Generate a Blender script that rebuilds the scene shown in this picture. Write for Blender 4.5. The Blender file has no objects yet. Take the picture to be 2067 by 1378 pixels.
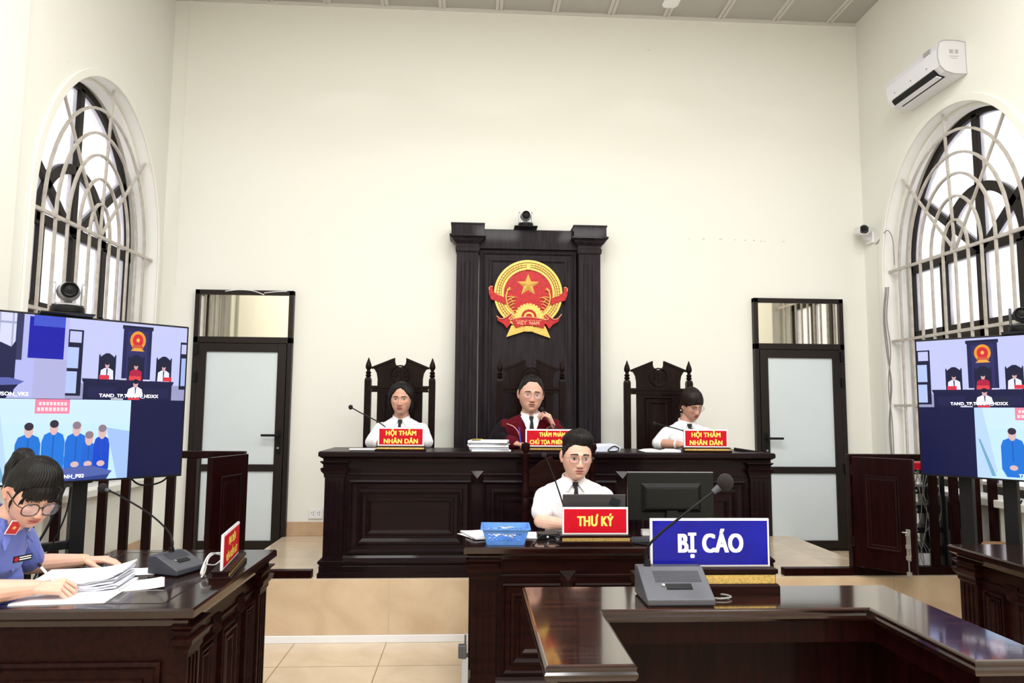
import bpy, bmesh, math, random
from mathutils import Vector, Matrix, Euler, noise
random.seed(7)
PI = math.pi
SC = bpy.context.scene
COL = SC.collection

# ------------------------------------------------------------------ camera
cam_data = bpy.data.cameras.new('camera'); cam = bpy.data.objects.new('camera', cam_data); COL.objects.link(cam)
cam_data.sensor_width = 36.0; cam_data.lens = 36.0 * 1446.46 / 2067.0; cam_data.clip_start = 0.05
_yaw, _pit, _rol = 0.0556, 0.0961, 0.00774
_f = Vector((math.sin(_yaw)*math.cos(_pit), math.cos(_yaw)*math.cos(_pit), math.sin(_pit)))
_r = Vector((math.cos(_yaw), -math.sin(_yaw), 0)); _u = _r.cross(_f)
_r2 = _r*math.cos(_rol) + _u*math.sin(_rol); _u2 = _u*math.cos(_rol) - _r*math.sin(_rol)
cam.matrix_world = Matrix(((_r2.x, _u2.x, -_f.x, 0), (_r2.y, _u2.y, -_f.y, 0), (_r2.z, _u2.z, -_f.z, 1.5), (0, 0, 0, 1)))
SC.camera = cam

# ------------------------------------------------------------------ world, lights, exposure
SC.view_settings.view_transform = 'Standard'; SC.view_settings.look = 'None'
SC.view_settings.exposure = 0.26; SC.view_settings.gamma = 1.0; SC.view_settings.use_curve_mapping = False
world = bpy.data.worlds.new('sky'); SC.world = world; world.use_nodes = True
world.node_tree.nodes['Background'].inputs[0].default_value = (0.93, 0.95, 1.0, 1)
world.node_tree.nodes['Background'].inputs[1].default_value = 1.35

def area(name, loc, rot, sx, sy, power, col=(1, 1, 1)):
    d = bpy.data.lights.new(name, 'AREA'); d.shape = 'RECTANGLE'; d.size = sx; d.size_y = sy; d.energy = power; d.color = col
    o = bpy.data.objects.new(name, d); COL.objects.link(o); o.location = loc; o.rotation_euler = rot
    return o
# ceiling lamps of the hall (over and behind the viewpoint)
for lx in (-1.3, 0.5, 2.3):
    for ly, pw in ((-2.2, 66), (0.4, 70), (2.9, 53)):
        area('ceiling_light', (lx, ly, 5.22), (0, 0, 0), 0.9, 0.9, pw, (1.0, 0.99, 0.972))
# ------------------------------------------------------------------ materials
def new_mat(name):
    m = bpy.data.materials.new(name); m.use_nodes = True
    nt = m.node_tree; b = nt.nodes['Principled BSDF']
    return m, nt, b
def N(nt, t, **kw):
    n = nt.nodes.new(t)
    for k, v in kw.items(): setattr(n, k, v)
    return n
def mat(name, col, rough=0.5, metal=0.0, var=0.0, scale=20.0, bump=0.0, coat=0.0, spec=0.5, sheen=0.0, stretch=(1, 1, 1), alt=None):
    m, nt, b = new_mat(name)
    b.inputs['Base Color'].default_value = (*col, 1); b.inputs['Roughness'].default_value = rough
    b.inputs['Metallic'].default_value = metal; b.inputs['Coat Weight'].default_value = coat
    b.inputs['Coat Roughness'].default_value = 0.08
    b.inputs['Specular IOR Level'].default_value = spec; b.inputs['Sheen Weight'].default_value = sheen
    tc = N(nt, 'ShaderNodeTexCoord'); mp = N(nt, 'ShaderNodeMapping'); mp.inputs['Scale'].default_value = stretch
    nt.links.new(tc.outputs['Object'], mp.inputs[0])
    nz = N(nt, 'ShaderNodeTexNoise'); nz.inputs['Scale'].default_value = scale; nz.inputs['Detail'].default_value = 5
    nt.links.new(mp.outputs[0], nz.inputs['Vector'])
    if var > 0 or alt:
        mx = N(nt, 'ShaderNodeMix', data_type='RGBA')
        a2 = alt if alt else tuple(min(1, c*(1-var)) for c in col)
        mx.inputs[6].default_value = (*col, 1); mx.inputs[7].default_value = (*a2, 1)
        rp = N(nt, 'ShaderNodeMapRange'); rp.inputs[1].default_value = .35; rp.inputs[2].default_value = .68
        nt.links.new(nz.outputs[0], rp.inputs[0]); nt.links.new(rp.outputs[0], mx.inputs[0])
        nt.links.new(mx.outputs[2], b.inputs['Base Color'])
    if bump > 0:
        bp = N(nt, 'ShaderNodeBump'); bp.inputs['Strength'].default_value = bump; bp.inputs['Distance'].default_value = 0.004
        nt.links.new(nz.outputs[0], bp.inputs['Height']); nt.links.new(bp.outputs[0], b.inputs['Normal'])
    return m
def vc_mat(name, rough=0.6, bump=0.0, scale=60, sheen=0.0, sss=0.0, spec=0.4, attr='Col', alt=0.0):
    m, nt, b = new_mat(name)
    a = N(nt, 'ShaderNodeVertexColor', layer_name=attr)
    b.inputs['Roughness'].default_value = rough; b.inputs['Sheen Weight'].default_value = sheen
    b.inputs['Specular IOR Level'].default_value = spec
    if sss:
        b.inputs['Subsurface Weight'].default_value = sss; b.inputs['Subsurface Radius'].default_value = (.01, .004, .002)
        b.inputs['Subsurface Scale'].default_value = 1.0
    nt.links.new(a.outputs[0], b.inputs['Base Color'])
    if bump:
        tc = N(nt, 'ShaderNodeTexCoord'); nz = N(nt, 'ShaderNodeTexNoise'); nz.inputs['Scale'].default_value = scale
        nt.links.new(tc.outputs['Object'], nz.inputs['Vector'])
        bp = N(nt, 'ShaderNodeBump'); bp.inputs['Strength'].default_value = bump; bp.inputs['Distance'].default_value = 0.004
        nt.links.new(nz.outputs[0], bp.inputs['Height']); nt.links.new(bp.outputs[0], b.inputs['Normal'])
    return m
def emis_vc(name, strength):
    m, nt, b = new_mat(name)
    a = N(nt, 'ShaderNodeVertexColor', layer_name='Col')
    b.inputs['Base Color'].default_value = (.004, .004, .006, 1); b.inputs['Roughness'].default_value = .16; b.inputs['Specular IOR Level'].default_value = .12
    nt.links.new(a.outputs[0], b.inputs['Emission Color']); b.inputs['Emission Strength'].default_value = strength
    return m
def wood(name, c1, c2, rough, coat=0.3, axis='x', gs=1.0):
    m, nt, b = new_mat(name)
    b.inputs['Specular IOR Level'].default_value = .07 if coat < .3 else .40
    tc = N(nt, 'ShaderNodeTexCoord'); mp = N(nt, 'ShaderNodeMapping')
    mp.inputs['Scale'].default_value = {'x': (1.2, 14, 14), 'z': (14, 14, 1.2), 'y': (14, 1.2, 14)}[axis]
    nt.links.new(tc.outputs['Object'], mp.inputs[0])
    nz = N(nt, 'ShaderNodeTexNoise'); nz.inputs['Scale'].default_value = 3.0*gs; nz.inputs['Detail'].default_value = 8; nz.inputs['Distortion'].default_value = .6
    nt.links.new(mp.outputs[0], nz.inputs['Vector'])
    mx = N(nt, 'ShaderNodeMix', data_type='RGBA'); mx.inputs[6].default_value = (*c1, 1); mx.inputs[7].default_value = (*c2, 1)
    rp = N(nt, 'ShaderNodeMapRange'); rp.inputs[1].default_value = .38; rp.inputs[2].default_value = .66
    nt.links.new(nz.outputs[0], rp.inputs[0]); nt.links.new(rp.outputs[0], mx.inputs[0])
    nt.links.new(mx.outputs[2], b.inputs['Base Color'])
    b.inputs['Roughness'].default_value = rough; b.inputs['Coat Weight'].default_value = coat; b.inputs['Coat Roughness'].default_value = .06
    bp = N(nt, 'ShaderNodeBump'); bp.inputs['Strength'].default_value = .06; bp.inputs['Distance'].default_value = .002
    nt.links.new(nz.outputs[0], bp.inputs['Height']); nt.links.new(bp.outputs[0], b.inputs['Normal'])
    return m
M = {}
M['wood'] = wood('dark_wood', (.0075, .0016, .0015), (.016, .0036, .0026), .38, .03)
M['wood_v'] = wood('dark_wood_upright', (.0055, .0022, .0022), (.011, .0042, .0036), .38, .05, 'z')
M['wood_top'] = wood('polished_table_wood', (.0085, .0024, .0020), (.019, .0055, .0038), .15, .32)
M['wood_red'] = wood('reddish_wood', (.0065, .0010, .0010), (.014, .0020, .0017), .36, .06, 'z')
M['wood_bench'] = wood('bench_wood', (.0055, .0022, .0034), (.011, .0036, .0050), .34, .10)
M['wood_grey'] = wood('backdrop_wood', (.014, .0105, .0135), (.026, .020, .024), .40, .08, 'z')
M['def_top'] = wood('dock_top_wood', (.012, .0038, .0030), (.040, .012, .006), .11, 1.0, 'x', 1.6)
M['def_top'].node_tree.nodes['Principled BSDF'].inputs['Coat IOR'].default_value = 1.75
M['alu'] = mat('brown_aluminium', (.014, .010, .008), .4, 0, spec=.25)
M['grille'] = mat('cream_painted_iron', (.54, .50, .45), .5, 0, .25, 14)
M['gold'] = mat('gold_paint', (.88, .56, .13), .34, .25, .25, 90, .2)
M['gold_strip'] = mat('gold_strip', (.72, .50, .16), .35, .6, .4, 160)
M['emb_red'] = mat('emblem_red', (.55, .006, .012), .30, 0, .35, 50, .35, .1, spec=.3)
M['emb_edge'] = mat('emblem_ribbon_edge', (.85, .35, .20), .4)
M['sign_red'] = mat('sign_red', (.50, .004, .016), .45, 0, .12, 30, spec=.15)
M['sign_blue'] = mat('sign_blue', (.004, .006, .33), .25, 0, .35, 9, 0, .1, spec=.2)
M['sign_white'] = mat('sign_white_edge', (.82, .76, .78), .3)
M['acrylic'] = mat('acrylic_edge', (.62, .62, .68), .12, 0, 0, 20, 0, .6)
M['txt_yellow'] = mat('yellow_lettering', (.92, .72, .12), .5)
M['txt_white'] = mat('white_lettering', (.9, .9, .9), .5)
M['paper'] = mat('white_paper', (.84, .84, .86), .7, 0, .04, 9)
M['paper_blue'] = mat('bluish_paper_edges', (.62, .66, .80), .8, 0, .25, 60, .2, stretch=(1, 1, 25))
M['black'] = mat('black_plastic', (.006, .006, .007), .42, spec=.18)
M['black_foam'] = mat('black_foam', (.010, .006, .008), .95, 0, .3, 200, .6)
M['char'] = mat('charcoal_plastic', (.052, .054, .068), .42, 0, .1, 80)
M['laptop'] = mat('laptop_grey', (.062, .058, .064), .38, .3)
M['monitor'] = mat('monitor_black', (.0065, .007, .0065), .36, spec=.2)
M['white'] = mat('white_plastic', (.78, .78, .80), .35)
M['ac_white'] = mat('glossy_white_plastic', (.76, .77, .84), .22, 0, 0, 10, 0, .4)
M['grey'] = mat('grey_plastic', (.35, .35, .36), .45)
M['steel'] = mat('brushed_steel', (.45, .44, .42), .35, .9)
M['silver'] = mat('silver_plastic', (.42, .42, .44), .3, .5)
M['basket'] = mat('blue_plastic', (.10, .27, .72), .35, 0, .15, 20)
M['skin_tone'] = None
M['tie'] = mat('black_tie', (.005, .006, .010), .7, 0, .3, 120)
M['trouser'] = mat('dark_trousers', (.012, .012, .016), .8)
M['shirt'] = mat('white_shirt_cotton', (.80, .79, .83), .75, 0, .03, 6, .35, sheen=.2)
M['shirt_blue'] = mat('blue_uniform_cotton', (.115, .155, .52), .78, 0, .12, 7, .4, sheen=.25)
M['robe'] = vc_mat('judge_robe_velvet', .9, .3, 40, .02, 0, .1)
M['hair'] = mat('black_hair', (.006, .005, .005), .46, 0, .5, 60, .6, 0, .22, stretch=(1, 1, .12))
M['hair_brown'] = mat('dark_brown_hair', (.016, .008, .006), .46, 0, .5, 60, .6, 0, .22, stretch=(1, 1, .12))
M['skin'] = vc_mat('skin', .50, .05, 300, 0, .03, .35)
M['eye'] = vc_mat('eye_colours', .25, 0, 60, 0, 0, .6)
M['frame_gold'] = mat('thin_metal_spectacle_frame', (.42, .30, .26), .3, .8)
M['frame_dark'] = mat('dark_spectacle_frame', (.03, .012, .016), .25)
M['screen'] = emis_vc('lit_screen', 1.0)
M['cardboard'] = mat('brown_cardboard', (.36, .20, .10), .8, 0, .2, 10)
M['cable'] = mat('white_cable', (.75, .75, .72), .4)
M['cable_grey'] = mat('grey_cable', (.22, .21, .20), .5)
M['pen'] = mat('blue_pen', (.012, .02, .45), .3)
M['yellow'] = mat('yellow_note', (.80, .66, .16), .7)
M['red_tab'] = mat('red_felt', (.55, .012, .012), .6)
M['lip'] = mat('lips', (.40, .12, .11), .5)

def m_glass_lens():
    m, nt, b = new_mat('spectacle_lens')
    tr = N(nt, 'ShaderNodeBsdfTransparent'); tr.inputs[0].default_value = (.93, .92, .97, 1)
    gl = N(nt, 'ShaderNodeBsdfGlossy'); gl.inputs['Roughness'].default_value = .05
    mx = N(nt, 'ShaderNodeMixShader'); mx.inputs[0].default_value = .10
    out = nt.nodes['Material Output']
    nt.links.new(tr.outputs[0], mx.inputs[1]); nt.links.new(gl.outputs[0], mx.inputs[2]); nt.links.new(mx.outputs[0], out.inputs[0])
    return m
M['lens'] = m_glass_lens()
def m_pane():
    m, nt, b = new_mat('frosted_window_pane')
    tr = N(nt, 'ShaderNodeBsdfTransparent'); tr.inputs[0].default_value = (.98, .97, .98, 1)
    tl = N(nt, 'ShaderNodeBsdfTranslucent'); tl.inputs[0].default_value = (.95, .88, .90, 1)
    tc = N(nt, 'ShaderNodeTexCoord'); nz = N(nt, 'ShaderNodeTexNoise'); nz.inputs['Scale'].default_value = 5; nz.inputs['Detail'].default_value = 6
    nt.links.new(tc.outputs['Object'], nz.inputs['Vector'])
    cr = N(nt, 'ShaderNodeMapRange'); cr.inputs[1].default_value = .35; cr.inputs[2].default_value = .7; cr.inputs[3].default_value = .45; cr.inputs[4].default_value = .75
    nt.links.new(nz.outputs[0], cr.inputs[0])
    mx = N(nt, 'ShaderNodeMixShader'); nt.links.new(cr.outputs[0], mx.inputs[0])
    out = nt.nodes['Material Output']
    nt.links.new(tr.outputs[0], mx.inputs[1]); nt.links.new(tl.outputs[0], mx.inputs[2]); nt.links.new(mx.outputs[0], out.inputs[0])
    return m
M['pane'] = m_pane()
M['frost'] = mat('frosted_door_glass', (.62, .68, .71), .25, 0, .03, 3, 0, .3)
M['mirror'] = mat('tinted_reflective_glass', (.78, .74, .62), .03, 1.0)

def m_wall(name, marks=False):
    m, nt, b = new_mat(name)
    b.inputs['Roughness'].default_value = .75; b.inputs['Specular IOR Level'].default_value = .25
    tc = N(nt, 'ShaderNodeTexCoord')
    n1 = N(nt, 'ShaderNodeTexNoise'); n1.inputs['Scale'].default_value = .9; n1.inputs['Detail'].default_value = 3
    nt.links.new(tc.outputs['Object'], n1.inputs['Vector'])
    mx = N(nt, 'ShaderNodeMix', data_type='RGBA'); mx.inputs[6].default_value = (.78, .778, .715, 1); mx.inputs[7].default_value = (.78, .782, .735, 1)
    nt.links.new(n1.outputs[0], mx.inputs[0])
    last = mx.outputs[2]
    # small scuffs and flaked specks
    n2 = N(nt, 'ShaderNodeTexNoise'); n2.inputs['Scale'].default_value = 16; n2.inputs['Detail'].default_value = 4
    nt.links.new(tc.outputs['Object'], n2.inputs['Vector'])
    r2 = N(nt, 'ShaderNodeMapRange'); r2.inputs[1].default_value = .74; r2.inputs[2].default_value = .80
    nt.links.new(n2.outputs[0], r2.inputs[0])
    m2 = N(nt, 'ShaderNodeMix', data_type='RGBA'); nt.links.new(r2.outputs[0], m2.inputs[0]); nt.links.new(last, m2.inputs[6]); m2.inputs[7].default_value = (.55, .52, .42, 1)
    nt.links.new(m2.outputs[2], b.inputs['Base Color'])
    n3 = N(nt, 'ShaderNodeTexNoise'); n3.inputs['Scale'].default_value = 45
    nt.links.new(tc.outputs['Object'], n3.inputs['Vector'])
    bp = N(nt, 'ShaderNodeBump'); bp.inputs['Strength'].default_value = .06; bp.inputs['Distance'].default_value = .003
    nt.links.new(n3.outputs[0], bp.inputs['Height']); nt.links.new(bp.outputs[0], b.inputs['Normal'])
    return m
M['wall'] = m_wall('cream_wall_paint')
def m_tile(name, c1, c2, grout, sx, sy, ox, oy, rough, axes=(0, 1), gw=.006):
    m, nt, b = new_mat(name)
    tc = N(nt, 'ShaderNodeTexCoord'); sp = N(nt, 'ShaderNodeSeparateXYZ'); nt.links.new(tc.outputs['Object'], sp.inputs[0])
    masks = []
    for ax, s, o in ((axes[0], sx, ox), (axes[1], sy, oy)):
        a = N(nt, 'ShaderNodeMath', operation='SUBTRACT'); nt.links.new(sp.outputs[ax], a.inputs[0]); a.inputs[1].default_value = o
        d = N(nt, 'ShaderNodeMath', operation='DIVIDE'); nt.links.new(a.outputs[0], d.inputs[0]); d.inputs[1].default_value = s
        fr = N(nt, 'ShaderNodeMath', operation='PINGPONG'); nt.links.new(d.outputs[0], fr.inputs[0]); fr.inputs[1].default_value = .5
        lt = N(nt, 'ShaderNodeMath', operation='LESS_THAN'); nt.links.new(fr.outputs[0], lt.inputs[0]); lt.inputs[1].default_value = gw/2/s
        masks.append(lt)
    mxm = N(nt, 'ShaderNodeMath', operation='MAXIMUM'); nt.links.new(masks[0].outputs[0], mxm.inputs[0]); nt.links.new(masks[1].outputs[0], mxm.inputs[1])
    nz = N(nt, 'ShaderNodeTexNoise'); nz.inputs['Scale'].default_value = 3.5; nz.inputs['Detail'].default_value = 7; nz.inputs['Distortion'].default_value = 1.2
    nt.links.new(tc.outputs['Object'], nz.inputs['Vector'])
    rp = N(nt, 'ShaderNodeMapRange'); rp.inputs[1].default_value = .35; rp.inputs[2].default_value = .68; nt.links.new(nz.outputs[0], rp.inputs[0])
    mx = N(nt, 'ShaderNodeMix', data_type='RGBA'); mx.inputs[6].default_value = (*c1, 1); mx.inputs[7].default_value = (*c2, 1); nt.links.new(rp.outputs[0], mx.inputs[0])
    mg = N(nt, 'ShaderNodeMix', data_type='RGBA'); nt.links.new(mxm.outputs[0], mg.inputs[0]); nt.links.new(mx.outputs[2], mg.inputs[6]); mg.inputs[7].default_value = (*grout, 1)
    nt.links.new(mg.outputs[2], b.inputs['Base Color']); b.inputs['Roughness'].default_value = rough
    return m
M['floor'] = m_tile('beige_floor_tiles', (.56, .445, .315), (.63, .51, .37), (.22, .15, .09), .585, .585, -1.115, 4.413, .22)
M['platform'] = m_tile('beige_platform_tiles', (.58, .46, .33), (.66, .54, .40), (.50, .38, .26), .62, .62, -1.06, 4.99, .20)
M['riser'] = m_tile('marble_riser_tiles', (.53, .39, .255), (.62, .48, .33), (.50, .40, .28), .85, 3, -.52, -1, .3, (0, 2), .010)
M['skirt'] = mat('beige_skirting_tile', (.56, .38, .24), .3, 0, .2, 8)
M['ceiling'] = mat('grey_ceiling_sheet', (.47, .455, .43), .6, 0, .06, 3)
M['ceiling_strip'] = mat('light_ceiling_strip', (.62, .60, .57), .5)
M['plaster_chip'] = mat('bare_plaster', (.50, .47, .40), .9)

# ------------------------------------------------------------------ mesh builder
class MB:
    def __init__(s, T=None):
        s.v = []; s.f = []; s.c = []; s.T = T or Matrix.Identity(4); s.col = (1, 1, 1); s.use = False
    def color(s, c): s.col = c; s.use = True; return s
    def add(s, vs, fs, T=None):
        n = len(s.v); X = s.T @ T if T is not None else s.T
        s.v += [tuple(X @ Vector(v)) for v in vs]; s.f += [tuple(i+n for i in f) for f in fs]; s.c += [s.col]*len(fs)
        return s
    def box(s, a, b, T=None):
        (x0, y0, z0), (x1, y1, z1) = a, b
        x0, x1 = sorted((x0, x1)); y0, y1 = sorted((y0, y1)); z0, z1 = sorted((z0, z1))
        return s.add([(x0, y0, z0), (x1, y0, z0), (x1, y1, z0), (x0, y1, z0), (x0, y0, z1), (x1, y0, z1), (x1, y1, z1), (x0, y1, z1)],
                     [(0, 3, 2, 1), (4, 5, 6, 7), (0, 1, 5, 4), (1, 2, 6, 5), (2, 3, 7, 6), (3, 0, 4, 7)], T)
    def cbox(s, c, d, T=None):
        return s.box([c[i]-d[i]/2 for i in range(3)], [c[i]+d[i]/2 for i in range(3)], T)
    def rings(s, rect, prof, T=None, cap0=True, cap1=True):
        """rectangular loft: rect=(u0,u1,v0,v1) in the xy plane of T, prof=[(outset, height), ...]"""
        u0, u1, v0, v1 = rect; vs = []; fs = []
        for o, h in prof: vs += [(u0-o, v0-o, h), (u1+o, v0-o, h), (u1+o, v1+o, h), (u0-o, v1+o, h)]
        for k in range(len(prof)-1):
            for i in range(4):
                j = (i+1) % 4; fs.append((4*k+i, 4*k+j, 4*k+4+j, 4*k+4+i))
        if cap0: fs.append((3, 2, 1, 0))
        n = 4*(len(prof)-1)
        if cap1: fs.append((n, n+1, n+2, n+3))
        return s.add(vs, fs, T)
    def prism(s, poly, h0, h1, T=None):
        n = len(poly)
        a = sum(poly[i][0]*poly[(i+1) % n][1]-poly[(i+1) % n][0]*poly[i][1] for i in range(n))
        if a < 0: poly = poly[::-1]
        vs = [(x, y, h0) for x, y in poly]+[(x, y, h1) for x, y in poly]
        fs = [tuple(range(n))[::-1], tuple(range(n, 2*n))]+[(i, (i+1) % n, n+(i+1) % n, n+i) for i in range(n)]
        return s.add(vs, fs, T)
    def lathe(s, prof, T=None, seg=20, a0=0, a1=2*PI):
        full = abs(a1-a0-2*PI) < 1e-6; m = seg if full else seg+1
        vs = []; fs = []
        for r, z in prof:
            for i in range(m):
                a = a0+(a1-a0)*i/seg; vs.append((r*math.cos(a), r*math.sin(a), z))
        for k in range(len(prof)-1):
            for i in range(seg):
                j = (i+1) % m; fs.append((k*m+i, k*m+j, k*m+m+j, k*m+m+i))
        if full:
            if prof[0][0] > 1e-6: fs.append(tuple(range(m))[::-1])
            if prof[-1][0] > 1e-6: fs.append(tuple((len(prof)-1)*m+i for i in range(m)))
        return s.add(vs, fs, T)
    def cyl(s, p0, p1, r0, r1=None, seg=16):
        p0 = Vector(p0); p1 = Vector(p1); r1 = r0 if r1 is None else r1; d = p1-p0
        T = Matrix.Translation(p0) @ d.to_track_quat('Z', 'Y').to_matrix().to_4x4()
        return s.lathe([(r0, 0), (r1, d.length)], T, seg)
    def ball(s, c, r, seg=16, rr=None, T=None):
        rr = rr or (r, r, r); k = seg//2
        prof = [(math.sin(PI*i/k), -math.cos(PI*i/k)) for i in range(k+1)]
        prof[0] = (0, -1); prof[-1] = (0, 1)
        X = Matrix.Translation(c) @ (T or Matrix.Identity(4)) @ Matrix.Diagonal((*rr, 1))
        return s.lathe(prof, X, seg)
    def tube(s, pts, r, seg=8, closed=False, sub=6, rf=None):
        P = smooth_path([Vector(p) for p in pts], sub, closed) if sub > 1 else [Vector(p) for p in pts]
        n = len(P); vs = []; fs = []; up = None
        for i, p in enumerate(P):
            a = P[(i-1) % n] if closed or i > 0 else p; b = P[(i+1) % n] if closed or i < n-1 else p
            t = (b-a).normalized()
            if up is None: up = Vector((0, 0, 1)) if abs(t.z) < .9 else Vector((1, 0, 0))
            up = (up-t*up.dot(t)).normalized(); w = t.cross(up)
            rad = rf(i/(n-1)) if rf else r
            for k in range(seg):
                an = 2*PI*k/seg; vs.append(tuple(p+(up*math.cos(an)+w*math.sin(an))*rad))
        m = n if closed else n-1
        for i in range(m):
            for k in range(seg):
                a = i*seg+k; b = i*seg+(k+1) % seg; c = ((i+1) % n)*seg+(k+1) % seg; d = ((i+1) % n)*seg+k
                fs.append((a, d, c, b))
        if not closed: fs.append(tuple(range(seg))); fs.append(tuple((n-1)*seg+k for k in range(seg))[::-1])
        return s.add(vs, fs)
    def loft(s, secs, seg=28, T=None):
        """secs=[(centre, rx, ry)] horizontal ellipses, closed ends"""
        vs = []; fs = []
        for c, rx, ry in secs:
            for i in range(seg):
                a = 2*PI*i/seg; vs.append((c[0]+rx*math.cos(a), c[1]+ry*math.sin(a), c[2]))
        for k in range(len(secs)-1):
            for i in range(seg):
                j = (i+1) % seg; fs.append((k*seg+i, k*seg+j, k*seg+seg+j, k*seg+seg+i))
        fs.append(tuple(range(seg))[::-1]); fs.append(tuple((len(secs)-1)*seg+i for i in range(seg)))
        return s.add(vs, fs, T)
    def capsule(s, p0, r0, p1, r1, seg=14):
        p0 = Vector(p0); p1 = Vector(p1); d = p1-p0; L = d.length
        if L < 1e-6: return s.ball(p0, r0, seg)
        T = Matrix.Translation(p0) @ d.to_track_quat('Z', 'Y').to_matrix().to_4x4()
        k = 5
        prof = [(r0*math.sin(PI/2*i/k), -r0*math.cos(PI/2*i/k)) for i in range(k+1)]+[(r1*math.cos(PI/2*i/k), L+r1*math.sin(PI/2*i/k)) for i in range(k+1)]
        prof[0] = (0, -r0); prof[-1] = (0, L+r1)
        return s.lathe(prof, T, seg)
    def mesh(s, name):
        me = bpy.data.meshes.new(name); me.from_pydata(s.v, [], s.f)
        if s.use:
            ca = me.color_attributes.new('Col', 'FLOAT_COLOR', 'CORNER'); vals = []
            for f, c in zip(s.f, s.c): vals += [c[0], c[1], c[2], 1.0]*len(f)
            ca.data.foreach_set('color', vals)
        me.validate(); me.update()
        return me
    def build(s, name, m, parent=None, bevel=0, smooth=False, seg=2, loc=None):
        me = s.mesh(name); o = bpy.data.objects.new(name, me); COL.objects.link(o)
        for mm in (m if isinstance(m, list) else [m]): me.materials.append(mm)
        if parent is not None: o.parent = parent
        if loc is not None: o.location = loc
        if smooth: shade(me, smooth)
        if bevel:
            b = o.modifiers.new('bevel', 'BEVEL'); b.width = bevel; b.segments = seg; b.limit_method = 'ANGLE'; b.angle_limit = .6
        return o

def shade(me, ang=True):
    me.polygons.foreach_set('use_smooth', [True]*len(me.polygons))
    if ang is True: ang = 40
    if ang < 180:
        bm = bmesh.new(); bm.from_mesh(me)
        for e in bm.edges:
            if len(e.link_faces) == 2 and e.calc_face_angle(0) > math.radians(ang): e.smooth = False
        bm.to_mesh(me); bm.free()
def smooth_path(P, sub, closed=False):
    n = len(P); out = []
    if n < 3: return P
    rng = range(n) if closed else range(n-1)
    for i in rng:
        p0 = P[(i-1) % n] if closed or i > 0 else P[0]*2-P[1]; p1 = P[i]; p2 = P[(i+1) % n]
        p3 = P[(i+2) % n] if closed or i < n-2 else P[-1]*2-P[-2]
        for k in range(sub):
            t = k/sub
            out.append(.5*((2*p1)+(p2-p0)*t+(2*p0-5*p1+4*p2-p3)*t*t+(3*p1-p0-3*p2+p3)*t**3))
    if not closed: out.append(P[-1])
    return out
def T_(x=0, y=0, z=0, rx=0, ry=0, rz=0): return Matrix.Translation((x, y, z)) @ Euler((rx, ry, rz)).to_matrix().to_4x4()
FRONT = Matrix(((1, 0, 0, 0), (0, 0, -1, 0), (0, 1, 0, 0), (0, 0, 0, 1)))   # local (u,v,w) -> (x, -w, v): faces -Y
def front(y): return Matrix.Translation((0, y, 0)) @ FRONT
SIDE_R = Matrix(((0, 0, 1, 0), (1, 0, 0, 0), (0, 1, 0, 0), (0, 0, 0, 1)))    # (u,v,w) -> (w, u, v): faces +X
SIDE_L = Matrix(((0, 0, -1, 0), (-1, 0, 0, 0), (0, 1, 0, 0), (0, 0, 0, 1)))  # (u,v,w) -> (-w,-u, v): faces -X

def tag(o, label, cat, group=None):
    o['label'] = label; o['category'] = cat
    if group: o['group'] = group
    return o
def thing(name, label, cat, loc=(0, 0, 0), rz=0, group=None):
    o = bpy.data.objects.new(name, None); COL.objects.link(o); o.location = loc; o.rotation_euler = (0, 0, rz)
    o.empty_display_size = .1
    return tag(o, label, cat, group)
def struct(o): o['kind'] = 'structure'; return o
def kids(o): return [c for c in bpy.data.objects if c.parent == o]
def dup(root, loc, rz=None, label=None, group=None):
    def cp(o, par):
        c = o.copy(); COL.objects.link(c)
        if par is not None: c.parent = par
        for k in kids(o): cp(k, c)
        return c
    r = cp(root, None); r.location = loc
    if rz is not None: r.rotation_euler = (0, 0, rz)
    if label: r['label'] = label
    if group: r['group'] = group
    return r
def text(name, body, size, mtl, parent, T, wx=1.0, bold=.004, align='CENTER', depth=.0006, space=1.0, top=False):
    """flat lettering turned into a mesh, thickened by shifted copies"""
    c = bpy.data.curves.new('t', 'FONT'); c.body = body; c.size = size; c.align_x = align; c.resolution_u = 4; c.space_line = space; c.space_character = 1.06
    o = bpy.data.objects.new('t', c); COL.objects.link(o)
    dg = bpy.context.evaluated_depsgraph_get(); me0 = bpy.data.meshes.new_from_object(o.evaluated_get(dg))
    mb = MB(T); vs = [tuple(v.co) for v in me0.vertices]; fs = [tuple(p.vertices) for p in me0.polygons]
    k = 0
    for dx in ((-bold, 0, bold) if bold else (0,)):
        for dy in ((-bold*.4, bold*.4) if bold else (0,)):
            mb.add([(x*wx+dx, y+dy, depth+k*.00004) for x, y, z in vs], fs); k += 1
    bpy.data.objects.remove(o); bpy.data.curves.remove(c); bpy.data.meshes.remove(me0)
    return mb.build(name, mtl, parent)

# ================================================================== THE ROOM
XL, XR, YB, YF, ZC = -2.79, 3.71, 6.50, -4.0, 5.30
ZP = 0.395      # raised platform
def wall_box(name, a, b, m='wall'):
    return struct(MB().box(a, b).build(name, M[m]))
wall_box('floor', (XL-.3, YF-.2, -.12), (XR+.3, YB+.2, 0), 'floor')
wall_box('wall_back', (XL-.3, YB, 0), (XR+.3, YB+.2, ZC+.1))
wall_box('wall_front', (XL-.3, YF-.2, 0), (XR+.3, YF, ZC+.1))
wall_box('ceiling', (XL-.3, YF-.2, ZC), (XR+.3, YB+.2, ZC+.12), 'ceiling')
mb = MB()
k = 0
for i in range(-7, 5):
    x = 1.287+.537*i
    if XL < x < XR-.05:
        mb.box((x-.034, YF, ZC-.012), (x-.006, YB-.001, ZC-.0005)); mb.box((x+.006, YF, ZC-.012), (x+.034, YB-.001, ZC-.0005))
        mb.box((x-.006, YF, ZC-.004), (x+.006, YB-.001, ZC-.0005))
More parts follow.
